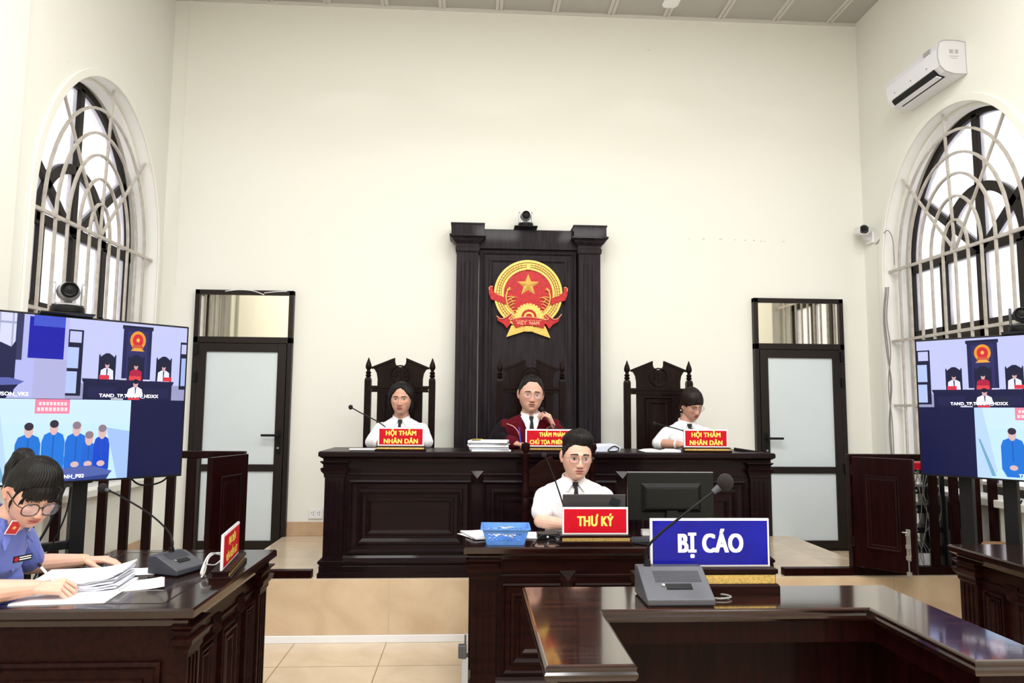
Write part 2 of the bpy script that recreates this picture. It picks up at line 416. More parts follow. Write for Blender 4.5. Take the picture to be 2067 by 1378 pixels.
struct(mb.build('trim_1', M['ceiling_strip']))
# slim cornice along the back wall and bare conduit lines in the corners
struct(MB().box((XL, YB-.010, ZC-.03), (XR, YB, ZC)).build('trim_2', M['ceiling_strip']))
struct(MB().box((XL+.12, YB-.006, 2.6), (XL+.13, YB, ZC-.03)).build('trim_3', M['wall']))
# platform: main block, low side floors and front riser
wall_box('trim_4', (-1.62, 4.862, 0), (2.90, YB, ZP), 'platform')
wall_box('trim_5', (XL, 4.98, 0), (-1.621, YB, .262), 'platform')
wall_box('trim_6', (2.901, 4.98, 0), (XR, YB, .262), 'platform')
wall_box('trim_7', (XL, 4.862, 0), (-1.621, 4.979, ZP), 'platform')
wall_box('trim_8', (2.901, 4.862, 0), (XR, 4.979, ZP), 'platform')
wall_box('trim_9', (XL, 4.845, .048), (XR, 4.861, ZP-.003), 'riser')
struct(MB().box((XL, 4.838, 0), (XR, 4.861, .047)).build('trim_10', M['white'], bevel=.003))
# skirting
struct(MB().box((-1.60, YB-.012, ZP), (2.60, YB, ZP+.122)).build('baseboard_back', M['skirt'], bevel=.003))
struct(MB().box((XL, 4.98, .262), (XL+.012, YB, .39)).build('baseboard_left', M['skirt'], bevel=.003))
struct(MB().box((XR-.012, 4.98, .262), (XR, YB, .39)).build('baseboard_right', M['skirt'], bevel=.003))

def arch_pts(c, a, h, zs, n=40):
    return [(c-a*math.cos(PI*i/n), zs+h*math.sin(PI*i/n)) for i in range(n+1)]
def side_wall(name, side, c, a, h, zs, z0):
    """side wall with an arched window opening; plane x = XL or XR, thickness .36 outwards"""
    x = XL if side < 0 else XR; xo = x+side*.36
    mb = MB()
    pts = arch_pts(c, a, h, zs)
    for xx in (x, xo):
        q = lambda y0, z0_, y1, z1_, y2, z2_, y3, z3_: mb.add([(xx, y0, z0_), (xx, y1, z1_), (xx, y2, z2_), (xx, y3, z3_)], [(0, 1, 2, 3)])
        q(YF, 0, c-a, 0, c-a, ZC+.1, YF, ZC+.1); q(c+a, 0, YB, 0, YB, ZC+.1, c+a, ZC+.1)
        q(c-a, 0, c+a, 0, c+a, z0, c-a, z0)
        for (ya, za), (yb, zb) in zip(pts, pts[1:]): q(ya, za, yb, zb, yb, ZC+.1, ya, ZC+.1)
    loop = [(c-a, z0)]+pts+[(c+a, z0)]
    for i in range(len(loop)):
        (ya, za), (yb, zb) = loop[i], loop[(i+1) % len(loop)]
        mb.add([(x, ya, za), (x, yb, zb), (xo, yb, zb), (xo, ya, za)], [(0, 1, 2, 3)])
    mb.add([(x, YF, ZC+.1), (x, YB, ZC+.1), (xo, YB, ZC+.1), (xo, YF, ZC+.1), (x, YF, 0), (x, YB, 0), (xo, YB, 0), (xo, YF, 0)], [(0, 1, 2, 3), (4, 5, 6, 7), (0, 4, 7, 3), (1, 5, 6, 2)])
    return struct(mb.build(name, M['wall']))
def strip(mb, pts, w, x0, x1, closed=False):
    """flat bar of width w following 2D points (y,z), between x0 and x1"""
    n = len(pts)
    L = []; R = []
    for i, p in enumerate(pts):
        a = pts[max(0, i-1)]; b = pts[min(n-1, i+1)]
        d = Vector((b[0]-a[0], b[1]-a[1])).normalized(); nn = Vector((-d.y, d.x))*w/2
        L.append((p[0]+nn.x, p[1]+nn.y)); R.append((p[0]-nn.x, p[1]-nn.y))
    vs = []
    for i in range(n): vs += [(x0, *L[i]), (x0, *R[i]), (x1, *R[i]), (x1, *L[i])]
    fs = [(0, 1, 2, 3), (4*n-4, 4*n-1, 4*n-2, 4*n-3)]
    for i in range(n-1):
        for k in range(4): fs.append((4*i+k, 4*i+(k+1) % 4, 4*i+4+(k+1) % 4, 4*i+4+k))
    mb.add(vs, fs)
def window(num, side, c, a, h, zs, z0, gc, gh):
    x = XL if side < 0 else XR
    X = lambda d: x+side*d
    fr = MB(); x0, x1 = sorted((X(.23), X(.29)))
    arc = arch_pts(c, a-.03, h-.03, zs)
    strip(fr, [(c-a+.03, z0+.03)]+arc+[(c+a-.03, z0+.03)], .06, x0, x1)
    strip(fr, [(c-a, zs+.02), (c+a, zs+.02)], .085, x0, x1)
    strip(fr, [(c-a, z0+.04), (c+a, z0+.04)], .08, x0, x1)
    strip(fr, [(c-a, 2.16), (c+a, 2.16)], .14, x0, x1)
    for u in (-.38, .02, .44):
        strip(fr, [(c+u*1.05, z0), (c+u*1.05, zs)], .07, x0, x1)
    strip(fr, arch_pts(c, .44, .50, zs, 28), .075, x0, x1)
    for ang in (40, 90, 140):
        ca, sa = math.cos(math.radians(ang)), math.sin(math.radians(ang))
        k = 1/math.sqrt((ca/a)**2+(sa/h)**2); strip(fr, [(c, zs), (c+ca*k*.97, zs+sa*k*.97)], .062, x0, x1)
    f = struct(fr.build('window_%d' % num, M['alu'], bevel=.003))
    g = MB(); xp = X(.26)
    pp = arch_pts(c, a-.02, h-.02, zs); poly = [(c-a+.02, z0+.02)]+pp+[(c+a-.02, z0+.02)]
    g.add([(xp, y, z) for y, z in poly], [tuple(range(len(poly)))])
    g.build('pane', M['pane'], f)
    # moulded band round the opening
    t = MB(); xa, xb = sorted((X(0), X(-.018)))
    strip(t, [(c-a-.03, z0)]+arch_pts(c, a+.03, h+.03, zs)+[(c+a+.03, z0)], .06, xa, xb)
    t.build('arch_molding', M['wall'], f, bevel=.005)
    t = MB(); xa, xb = sorted((X(.10), X(.19)))
    strip(t, [(c-a+.012, z0)]+arch_pts(c, a-.012, h-.012, zs)+[(c+a-.012, z0)], .03, xa, xb)
    t.build('inner_molding', M['wall'], f, bevel=.004)
    s = MB(); xa, xb = sorted((X(-.05), X(.23)))
    s.box((xa, c-a-.05, z0-.05), (xb, c+a+.05, z0+.004)); s.build('window_sill', M['wall'], f, bevel=.006)
    # iron grille: a thing of its own
    gr = thing('window_grille', 'cream iron security grille with fanned arches, on the %s wall window' % ('left' if side < 0 else 'right'), 'window grille', (X(.045), gc, 0))
    gr['kind'] = 'structure'
    def bar(p, q, nm='bar', r=.0085):
        mb = MB(); mb.box((-r, -r, 0), (r, r, 1))
        d = Vector((0, q[0]-p[0], q[1]-p[1])); L = d.length
        T = Matrix.Translation((0, p[0], p[1])) @ d.to_track_quat('Z', 'X').to_matrix().to_4x4() @ Matrix.Diagonal((1, 1, L, 1))
        mb2 = MB(); mb2.add(mb.v, mb.f, T); mb2.build(nm, M['grille'], gr)
    lo = c-a-gc; hi = c+a-gc
    for k in range(-6, 7):
        y = k*.146
        if lo+.03 < y < hi-.03: bar((y, z0+.03), (y, zs), 'upright_bar')
    for z in (zs, 2.14, 1.57, 1.0):
        bar((lo+.01, z), (hi-.01, z), 'cross_bar', .011)
    for k, hh in zip(range(1, 7), (.25, .44, .62, .785, .97)):
        w = k*.146; mb = MB(); pts = arch_pts(0, w, hh*gh, zs, 24)
        pts = [p for p in pts if ((p[0]+gc-c)/(a-.01))**2+((p[1]-zs)/(h-.01))**2 < 1]
        if len(pts) > 2: strip(mb, pts, .018, -.009, .009); mb.build('arch_bar', M['grille'], gr)
    for ang in (51, 87, 124):
        ca, sa = math.cos(math.radians(ang)), math.sin(math.radians(ang))
        k = .2
        while ((ca*k+gc-c)/a)**2+(sa*k/h)**2 < .985: k += .01
        bar((0, zs), (ca*k, zs+sa*k), 'radial_bar')
    return f
side_wall('wall_left', -1, 5.50, .90, 1.19, 2.79, .90)
side_wall('wall_right', 1, 5.27, .92, 1.13, 2.77, .90)
window(1, -1, 5.50, .90, 1.19, 2.79, .90, 5.513, 1.0)
window(2, 1, 5.27, .92, 1.13, 2.77, .90, 5.30, .98)
# shallow pilaster on the left wall between the windows
struct(MB().box((XL, 3.75, 0), (XL+.035, 4.38, ZC)).build('trim_11', M['wall'], bevel=.004))

def door(num, x0, x1, z0, z1, hinge):
    """frame with a fixed light above the leaf; hinge = -1 left, +1 right"""
    y = YB-.055
    f = MB(); w = .042; zt = z0+(z1-z0)*.792
    f.box((x0, y, z0), (x0+w, YB, z1)); f.box((x1-w, y, z0), (x1, YB, z1)); f.box((x0, y, z1-w), (x1, YB, z1)); f.box((x0, y, zt), (x1, YB, zt+.055))
    f.box((x0, y, z0), (x1, YB, z0+.02))
    o = struct(f.build('door_%d' % num, M['alu'], bevel=.003))
    MB().box((x0+w, y+.02, zt+.055), (x1-w, y+.026, z1-w)).build('transom_glass', M['mirror'], o)
    lf = MB(); a, b = x0+w+.004, x1-w-.004; s = .075; yl = y-.008; zm = z0+(z1-z0)*.300
    lf.box((a, yl, z0+.022), (a+s, yl+.045, zt-.004)); lf.box((b-s, yl, z0+.022), (b, yl+.045, zt-.004))
    for zz, hh in ((z0+.022, .07), (zm, .06), (zt-.004-.075, .075)): lf.box((a+s, yl, zz), (b-s, yl+.045, zz+hh))
    l = lf.build('door_leaf', M['alu'], o, bevel=.004)
    MB().box((a+s, yl+.018, z0+.09), (b-s, yl+.026, zm)).build('glass_pane', M['frost'], l)
    MB().box((a+s, yl+.018, zm+.06), (b-s, yl+.026, zt-.079)).build('glass_pane', M['frost'], l)
    hx = (b-s*.5) if hinge < 0 else (a+s*.5); zz = z0+(z1-z0)*.42
    h = MB(); h.box((hx-.018, yl-.008, zz-.12), (hx+.018, yl, zz+.09)); h.cyl((hx, yl, zz+.04), (hx, yl-.05, zz+.04), .011)
    h.box((hx-.008 if hinge > 0 else hx-.14, yl-.06, zz+.03), (hx+.14 if hinge > 0 else hx+.008, yl-.042, zz+.05))
    h.build('door_handle', M['black'], l, bevel=.003)
    MB().cyl((hx, yl-.008, zz-.07), (hx, yl-.02, zz-.07), .010).build('keyhole', M['steel'], l)
    ex = a-.008 if hinge < 0 else b+.008
    for q in (.30, .64, .745):
        MB().box((ex-.014, yl-.02, z0+(z1-z0)*q), (ex+.014, yl+.01, z0+(z1-z0)*q+.09)).build('hinge', M['black'], l, bevel=.003)
    return o
door(1, -2.462, -1.60, .272, 2.552, -1)
door(2, 2.60, 3.452, .262, 2.560, 1)
# torn sealing tape over the left door frame
mb = MB()
mb.tube([(-2.20, YB-.060, 2.538), (-2.08, YB-.060, 2.553), (-1.96, YB-.060, 2.545), (-1.86, YB-.060, 2.512)], .004, 6)
mb.tube([(-1.86, YB-.060, 2.528), (-1.75, YB-.060, 2.541), (-1.66, YB-.060, 2.545)], .004, 6)
tag(mb.build('torn_tape', M['white']), 'torn white tape ends hanging over the top of the left door frame', 'tape')

# plaster chips along an old line right of the backdrop
mb = MB(); random.seed(3)
for i in range(34):
    x = 1.25+i*.05+random.uniform(-.02, .02)
    if random.random() < .45 or i in (28, 29): 
        w = random.uniform(.008, .035); z = 3.125-.006*i/10+random.uniform(-.004, .004)
        mb.box((x, YB-.0015, z), (x+w, YB, z+random.uniform(.003, .008)))
struct(mb.build('trim_12', M['plaster_chip']))

# wall socket
s = thing('wall_socket', 'white double power socket on the back wall above the skirting', 'socket', (-1.352, YB-.005, .585))
MB().rings((-.062, .062, -.042, .042), [(0, 0), (0, .006), (-.003, .009)], FRONT).build('faceplate', M['white'], s)
for dx in (-.026, .026):
    mb = MB(); mb.box((dx-.012, -.010, .004), (dx-.007, -.0085, .014)); mb.box((dx+.006, -.010, .010), (dx+.011, -.0085, .02)); mb.box((dx+.004, -.010, -.012), (dx+.009, -.0085, -.002))
    mb.build('socket_holes', M['black'], s)

# air conditioner on the right wall
ac = thing('air_conditioner', 'white split air conditioner high on the right wall above the arched window', 'air conditioner', (XR, 5.34, 4.06), 0)
prof = [(0, 0), (0, .25), (-.06, .262), (-.17, .262), (-.205, .245), (-.222, .19), (-.225, .12), (-.21, .06), (-.17, .02), (-.10, .0)]
TA = Matrix(((1, 0, 0, 0), (0, 0, -1, 0), (0, 1, 0, 0), (0, 0, 0, 1)))
MB().prism(prof, -.335, .335, TA).build('casing', M['ac_white'], ac, bevel=.006)
cap = MB(); cap.prism([(x*1.01, z*1.0) for x, z in prof], .335, .339, TA); cap.build('end_cap', mat('light_grey_end_cap', (.58, .58, .60), .4), ac)
edge = MB(); P3 = [(x, -.340, z) for x, z in prof]; edge.tube(P3, .0035, 6, True, 1); edge.build('end_trim', M['grey'], ac)
MB().prism([(-.218, .045), (-.195, .012), (-.120, .006), (-.125, .05), (-.20, .085)], -.27, .27, TA).build('air_outlet', M['black'], ac)
MB().prism([(-.152, .003), (-.192, .013), (-.196, .007), (-.152, -.004)], -.268, .268, TA).build('louver', M['ac_white'], ac)
mb = MB(); mb.box((-.214, -.25, .205), (-.224, -.17, .235)); mb.build('display', M['grey'], ac)
for yy in (.22, .0, -.2): MB().cyl((-.2255, yy, .10), (-.2215, yy, .10), .006).build('clip', M['grey'], ac)
mb = MB(); mb.box((-.13, -.3405, .16), (-.10, -.339, .19)); mb.box((-.085, -.3405, .16), (-.06, -.339, .19)); mb.box((-.13, -.3405, .135), (-.06, -.339, .14)); mb.box((-.12, -.3405, .12), (-.07, -.339, .123)); mb.build('end_marking', M['grey'], ac)

# bullet camera in the right corner
cc = thing('security_camera', 'white bullet security camera with black lens in the right back corner', 'security camera', (XR-.0, 6.38, 3.15))
MB().box((-.02, -.06, -.075), (0, .06, .03)).build('wall_plate', M['white'], cc, bevel=.004)
MB().tube([(-.02, .0, -.03), (-.06, -.01, -.02), (-.07, -.02, .02)], .018, 10).build('bracket', M['white'], cc, smooth=60)
TB = T_(-.10, -.02, .055, math.radians(100), 0, math.radians(-14))
MB().lathe([(.0, -.07), (.034, -.07), (.036, -.05), (.036, .07), (.030, .075), (.03, .07), (0, .07)], TB, 20).build('camera_body', M['white'], cc, smooth=40)
MB().lathe([(.0, .066), (.0365, .066), (.0375, .082), (.034, .082), (.031, .074), (0, .072)], TB, 20).build('lens', M['black'], cc, smooth=40)
MB().prism([(-.042, -.02), (-.042, .036), (-.02, .05), (.02, .05), (.042, .036), (.042, -.02), (.038, -.02), (.038, .032), (.018, .045), (-.018, .045), (-.038, .032), (-.038, -.02)], -.07, .10, TB @ T_(0, 0, 0, 0, 0, PI)).build('sun_shield', M['white'], cc)
tag(MB().tube([(XR-.006, 6.305, 3.06), (XR-.012, 6.26, 3.06), (XR-.012, 6.15, 3.12), (XR-.014, 6.08, 3.125), (XR-.012, 6.02, 3.03), (XR-.012, 6.01, 2.8)], .004, 6).build('camera_cable', M['cable_grey']),
    'thin grey cable looping from the corner security camera to the window', 'cable')
mb = MB()
for k, dy in enumerate((0, .03, .05)):
    mb.tube([(XR-.018-.01*k, 6.10+dy*.3, 2.62), (XR-.03, 6.13+dy, 2.35), (XR-.02, 6.11+dy*1.2, 2.05), (XR-.035, 6.14-dy, 1.75), (XR-.02, 6.13+dy, 1.4), (XR-.02, 6.13+dy*.5, .95)], .005, 6)
tag(mb.build('cable_bundle', M['cable_grey']), 'tangle of grey cables running down the wall beside the right window', 'cable')

# ceiling fans: blades reach just into view
fan0 = None
for fx, fy, rz, lb in ((1.535, 4.74, 0, 'white ceiling fan whose blade tip shows above the right half of the wall'), (-.84, 4.74, 0, 'white ceiling fan whose blade tip shows above the left half of the wall')):
    if fan0 is None:
        fan0 = thing('ceiling_fan', lb, 'ceiling fan', (fx, fy, 4.72), rz, 'ceiling fans')
        MB().cyl((0, 0, .05), (0, 0, .58), .014).build('down_rod', M['white'], fan0)
        MB().lathe([(0, -.05), (.06, -.05), (.11, -.02), (.115, .03), (.05, .06), (0, .06)]).build('motor_housing', M['white'], fan0, smooth=40)
        for k in range(3):
            MB(T_(0, 0, 0, 0, 0, PI/2+k*2*PI/3)).prism([(.10, -.03), (.25, -.06), (.60, -.062), (.632, -.04), (.632, .04), (.60, .062), (.25, .06), (.10, .03)], -.006, .0).build('blade', M['white'], fan0)
    else: dup(fan0, (fx, fy, 4.72), rz, lb)

# ================================================================== FURNITURE
def frame_prof(h=.018):
    return [(0, 0), (0, h), (-.010, h+.004), (-.022, h*.35), (-.045, h*.30), (-.047, h*.75), (-.060, h*.80), (-.078, h*.15), (-.080, -.001)]
def panel(T, rect, m, parent, name='panel', h=.018, steps=2):
    """raised and fielded panel: nested mouldings round a flat field"""
    mb = MB(T); u0, u1, v0, v1 = rect; w = min(u1-u0, v1-v0)
    k = min(1.0, w/2/.19)
    p = [(0, 0), (0, h), (-.012*k, h+.005), (-.026*k, h*.45), (-.055*k, h*.40), (-.060*k, h*1.0), (-.075*k, h*1.05), (-.095*k, h*.25)]
    if steps > 1: p += [(-.115*k, h*.20), (-.120*k, h*.7), (-.132*k, h*.72), (-.150*k, h*.1)]
    mb.rings(rect, p); return mb.build(name, m, parent)
def keystone(T, u, v, s, parent, m):
    mb = MB(T)
    mb.add([(u-s, v, -.001), (u+s, v, -.001), (u, v-s*1.1, s*.62), (u-s, v-s*2.1, -.001), (u+s, v-s*2.1, -.001), (u-s, v, .006), (u+s, v, .006)],
           [(5, 2, 6), (5, 3, 2), (6, 2, 4), (3, 4, 2), (0, 1, 4, 3), (0, 5, 6, 1), (0, 3, 5), (1, 6, 4)])
    return mb.build('wedge_ornament', m, parent)
def pilaster(x0, x1, T, z0, z1, parent, m, flutes=3, d=.028):
    mb = MB(T); mb.box((x0, z0, 0), (x1, z1, d)); o = mb.build('pilaster', m, parent, bevel=.004)
    w = x1-x0; fl = MB(T)
    for k in range(flutes):
        u = x0+w*(k+1)/(flutes+1); fl.box((u-.004, z0+.13, d), (u+.004, z1-.12, d+.0055))
    fl.build('fluting', m, o, bevel=.002)
    cp = MB(T); cp.rings((x0, x1, 0, d), [(0, z1-.11), (.006, z1-.10), (.006, z1-.085), (.022, z1-.065), (.026, z1-.045), (.010, z1-.04), (.012, z1-.02), (.028, z1-.005), (.028, z1)], Matrix(((1, 0, 0, 0), (0, 0, 1, 0), (0, 1, 0, 0), (0, 0, 0, 1))))
    cp.build('capital', m, o)
    return o
def desk(name, label, cat, loc, rz, L, D, H, cols, group=None, mw='wood', mt='wood_top', base=True, sides=True, blank=False):
    """paneled court desk; local front faces -Y, width L along x, depth D, cols = widths of front panel bays"""
    t = thing(name, label, cat, loc, rz, group)
    mw = M[mw]; tz = .036; b = .045
    x0, x1, y0, y1 = -L/2+b, L/2-b, b+.015, D-b
    bd = MB(); zt = H-tz-.03
    th = .022
    bd.box((x0, y0, .02), (x1, y0+th, zt)); bd.box((x0, y0+th, .02), (x0+th, y1, zt)); bd.box((x1-th, y0+th, .02), (x1, y1, zt)); bd.box((x0+th, y1-th, .35), (x1-th, y1, zt))
    bd.build('carcass', mw, t)
    tp = MB(); tp.rings((-L/2, L/2, 0, D), [(-.03, H-tz-.03), (-.028, H-tz-.012), (-.012, H-tz-.004), (-.008, H-tz), (0, H-tz+.004), (0, H-.008), (-.006, H)]); tp.build('tabletop', M[mt], t)
    # corner pilasters and front bays
    pw = .125; TF = front(y0)
    pilaster(x0-.004, x0+pw, TF, .02, zt, t, mw); pilaster(x1-pw, x1+.004, TF, .02, zt, t, mw)
    u = x0+pw; tot = x1-pw-u; s = sum(cols); z0 = .155; z1 = zt-.125; g = .075
    for i, c in enumerate(cols):
        w = tot*c/s; a = u+(.03 if i == 0 else g/2); e = u+w-(.03 if i == len(cols)-1 else g/2)
        panel(TF, (a, e, z0, z1), mw, t)
        if i < len(cols)-1:
            keystone(TF, u+w, z1+.062, .044, t, mw)
        u += w
    fr = MB(TF); fr.rings((x0+pw+.002, x1-pw-.002, z1+.030, z1+.044), [(0, -.001), (0, .007), (-.004, .009)]); fr.build('frieze', mw, t)
    if base:
        bs = MB(); bs.rings((x0, x1, y0, y1), [(.034, 0), (.034, .03), (.026, .034), (.026, .075), (.022, .08), (.034, .095), (.034, .105), (.012, .125), (.004, .14)], cap1=True); bs.build('plinth', mw, t)
    if sides:
        for TS, s0 in ((Matrix.Translation((x1, 0, 0)) @ SIDE_R, 1), (Matrix.Translation((x0, 0, 0)) @ SIDE_L, -1)):
            r = (y0+.06, y1-.05) if s0 > 0 else (-(y1-.05), -(y0+.06))
            panel(TS, (r[0], r[1], z0, z1), mw, t, 'side_panel', .012, 1)
    return t

bench = desk('judges_bench', 'long black-brown panelled bench on the platform with three name signs on top', 'bench', (.540, 4.865, ZP), 0, 3.10, .56, .826, (.92, 1.03, .92), mw='wood_bench', mt='wood_bench')
sdesk = desk('secretary_desk', 'dark panelled desk with a blue basket and a laptop on it, below the bench', 'desk', (.70, 3.765, 0), 0, 1.46, .52, .80, (1, 1, 1), mw='wood')
pdesk = desk('prosecutor_desk', 'dark panelled desk at the left under paper stacks and a microphone', 'desk', (-.962, 3.19, 0), PI/2, 1.08, .79, .80, (.7, .9, .6), mt='wood_top')
rdesk = desk('side_desk', 'dark panelled desk at the right edge with a bare top', 'desk', (2.575, 3.27, 0), -PI/2, 1.10, .78, .80, (.6, .9, .7), mt='wood_top')
# inlaid line on the prosecutor's desk top
MB().rings((-.47, .47, .13, .70), [(0, .7995), (0, .8006), (-.006, .8006), (-.006, .7995)], cap0=False, cap1=False).build('inlay_line', M['wood'], pdesk)
# front bays that show inside the left desk's camera side
# low wooden sill along the platform edge (part of the railings)

# ---- dock table (U-shaped top)
dt = thing('dock_table', 'glossy red-brown U-shaped defendant table in the foreground', 'table', (.82, 1.75, 0))
zt = .90; aw = .225; w = .64; dp = .77; bd_ = .30
U = [(-w, 0), (-w+aw, 0), (-w+aw, dp-bd_), (w-aw, dp-bd_), (w-aw, 0), (w, 0), (w, dp), (-w, dp)]
def inset(poly, d):
    out = []; n = len(poly)
    a = sum(poly[i][0]*poly[(i+1) % n][1]-poly[(i+1) % n][0]*poly[i][1] for i in range(n)); sg = 1 if a > 0 else -1
    for i in range(n):
        p, c, q = Vector(poly[i-1]), Vector(poly[i]), Vector(poly[(i+1) % n])
        e1 = (c-p).normalized(); e2 = (q-c).normalized(); n1 = Vector((-e1.y, e1.x))*sg; n2 = Vector((-e2.y, e2.x))*sg
        k = d/(1+n1.dot(n2)); out.append(tuple(c+(n1+n2)*k))
    return out
def poly_loft(mb, poly, prof):
    n = len(poly); vs = []; fs = []
    for o, h in prof: vs += [(x, y, h) for x, y in inset(poly, -o)]
    for k in range(len(prof)-1):
        for i in range(n): fs.append((k*n+i, k*n+(i+1) % n, k*n+n+(i+1) % n, k*n+n+i))
    fs.append(tuple(range(n))[::-1]); m = (len(prof)-1)*n; fs.append(tuple(m+i for i in range(n)))
    mb.add(vs, fs)
mb = MB(); poly_loft(mb, U, [(-.02, zt-.040), (-.006, zt-.038), (-.001, zt-.030), (0, zt-.022), (-.004, zt-.016), (-.004, zt-.012), (-.002, zt-.006), (-.006, zt-.003)]); mb.build('edge_molding', M['wood_top'], dt)
mb = MB(); poly_loft(mb, U, [(-.0065, zt-.0029), (-.010, zt)]); mb.build('tabletop', M['def_top'], dt)
mb = MB(); poly_loft(mb, inset(U, .035), [(0, zt-.11), (0, zt-.0405)]); mb.build('apron', M['wood_red'], dt)
# three-sided body under the top
def body_board(a, b, nm):
    return MB().box(a, b).build(nm, M['wood_red'], dt, bevel=.004)
body_board((-w+.10, dp-.13, .06), (w-.10, dp-.10, zt-.11), 'front_board')
for s in (-1, 1):
    o = body_board((s*(w-.10), .06, .06), (s*(w-.13), dp-.131, zt-.11), 'side_board')
    panel(Matrix.Translation((s*(w-.10), 0, 0)) @ (SIDE_R if s > 0 else SIDE_L), ((.12, .58, .18, .72) if s > 0 else (-.58, -.12, .18, .72)), M['wood_red'], o, 'panel', .010, 1)
mb = MB(); poly_loft(mb, [(-w+.08, .04), (-w+.16, .04), (-w+.16, dp-.16), (w-.16, dp-.16), (w-.16, .04), (w-.08, .04), (w-.08, dp-.08), (-w+.08, dp-.08)], [(0, 0), (0, .05), (-.012, .062)]); mb.build('plinth', M['wood_red'], dt)

# ---- backdrop with pilasters
bp = thing('court_backdrop', 'tall charcoal wooden backdrop with fluted columns behind the middle chair', 'wall panel', (.50, 0, ZP))
BX = .50
def bx_(a, b, nm, m='wood_grey', bev=.004): return MB().box((a[0]-BX, a[1], a[2]-ZP), (b[0]-BX, b[1], b[2]-ZP)).build(nm, M[m], bp, bevel=bev)
bx_((.06, 6.40, ZP), (.94, YB-.004, 2.98), 'center_panel')
bx_((.03, 6.365, 2.955), (.97, YB-.004, 3.135), 'header')
panel(T_(-BX, 0, -ZP) @ front(6.40), (.085, .915, ZP+.3, 2.93), M['wood_grey'], bp, 'field_panel', .014, 1)
for s, (a, b) in ((-1, (-.150, .045)), (1, (.948, 1.146))):
    o = bx_((a, 6.32, ZP), (b, YB-.004, 2.93), 'column')
    f = MB()
    for k in (.30, .5, .70):
        u = a+(b-a)*k-BX; f.box((u-.013, 6.309, .35), (u+.013, 6.3195, 2.42))
    f.build('fluting', M['wood_grey'], o, bevel=.004)
    c = MB(); c.rings((a-BX, b-BX, 6.32, YB-.07), [(0, 2.905-ZP), (.010, 2.92-ZP), (.012, 2.955-ZP), (.004, 2.96-ZP), (.006, 2.985-ZP), (.030, 3.01-ZP), (.042, 3.03-ZP), (.064, 3.045-ZP), (.064, 3.06-ZP), (.048, 3.065-ZP), (.048, 3.15-ZP), (.054, 3.152-ZP), (.054, 3.165-ZP)]); c.build('capital', M['wood_grey'], o)
    c = MB(); c.rings((a-BX, b-BX, 6.32, YB-.07), [(.03, 0), (.03, .14), (.01, .16), (0, .18)]); c.build('plinth', M['wood_grey'], o)

# ---- national emblem
em = thing('national_emblem', 'round red and gold national emblem on the backdrop', 'emblem', (.497, 6.384, 2.545))
EK = .000585
def ET(w=0): return T_(0, -w, 0) @ FRONT
def ep(pts): return [((x-668)*EK, (590-y)*EK) for x, y in pts]
def mir(pts): return [(1336-x, y) for x, y in pts]
def arc(cx, cy, r, a0, a1, n): return [(cx+r*math.cos(math.radians(a0+(a1-a0)*i/n)), cy-r*math.sin(math.radians(a0+(a1-a0)*i/n))) for i in range(n+1)]
mb = MB(ET(0)); mb.prism(ep(arc(668, 590, 392, 0, 360, 63)[:-1]), 0, .012); mb.build('red_disc', M['emb_red'], em)
mb = MB(ET(0))
for r0, r1, h in ((528, 492, .031), (482, 455, .027), (445, 422, .027), (412, 378, .022)):
    o = arc(668, 590, r0, -68, 248, 60); i_ = arc(668, 590, r1, -68, 248, 60)[::-1]
    P = ep(o+i_); n = 61
    for k in range(n-1):
        mb.prism([P[k], P[k+1], P[2*n-2-k], P[2*n-1-k]], 0, h)
wr = mb.build('wheat_wreath', M['gold'], em)
mb = MB(ET(0)); o = ep(arc(668, 590, 522, -66, 246, 60)); i_ = ep(arc(668, 590, 380, -66, 246, 60))
for k in range(60): mb.prism([o[k], o[k+1], i_[k+1], i_[k]], .001, .014)
mb.build('wreath_backing', mat('dark_groove_amber', (.30, .12, .012), .45), wr)  # groove darkness between the rings, painted as a darker gold backing
mb = MB()
for s in (-1, 1):
    for r in (468, 433):
        for k in range(26):
            a = math.radians(90-s*(14+k*5.4)); x, y = r*EK*math.cos(a), r*EK*math.sin(a)
            mb.ball((x, -.028, y), .004, 8, (.0045, .006, .0095), T_(0, 0, 0, 0, -(a-s*.35)+PI/2, 0))
mb.build('wheat_grains', M['gold'], wr, smooth=True)
mb = MB(ET(.0)); mb.prism(ep([(628, 118), (708, 118), (700, 160), (706, 215), (630, 215), (640, 160)]), 0, .036); mb.build('top_tie', M['gold'], em, bevel=.003)
# star
mb = MB(ET(.012)); pts = []
for k in range(10):
    a = PI/2+k*PI/5; r = (180 if k % 2 == 0 else 74)*EK; pts.append((r*math.cos(a), r*math.sin(a)+(590-450)*EK, 0))
mb.add(pts+[(0, (590-450)*EK, .022)], [(k, (k+1) % 10, 10) for k in range(10)]+[tuple(range(10))[::-1]]); mb.build('star', M['gold'], em)
# gear
gp = []
for k in range(14):
    a = 180-k*180/13.0; 
    for rr, da in ((200, -6), (222, -4), (222, 4), (200, 6)): gp.append((680+rr*math.cos(math.radians(a-da)), 955-rr*math.sin(math.radians(a-da))))
gp = [p for p in gp if p[1] < 960]+[(880, 975), (480, 975)]
mb = MB(ET(.010)); mb.prism(ep(gp), 0, .018)
for r0, r1, h in ((143, 118, .028), (80, 52, .028)):
    o = arc(680, 950, r0, 0, 180, 20)+arc(680, 950, r1, 180, 0, 20); P = ep(o); n = 21
    for k in range(n-1): mb.prism([P[k], P[k+1], P[2*n-2-k], P[2*n-1-k]], .018, h)
gear = mb.build('cog_wheel', M['gold'], em)
mb = MB(ET(.0281)); mb.prism(ep(arc(680, 950, 116, 0, 180, 20)), 0, .001); mb.prism(ep(arc(680, 945, 42, 0, 180, 14)), .001, .004)
mb.build('wheel_recess', M['emb_red'], gear)
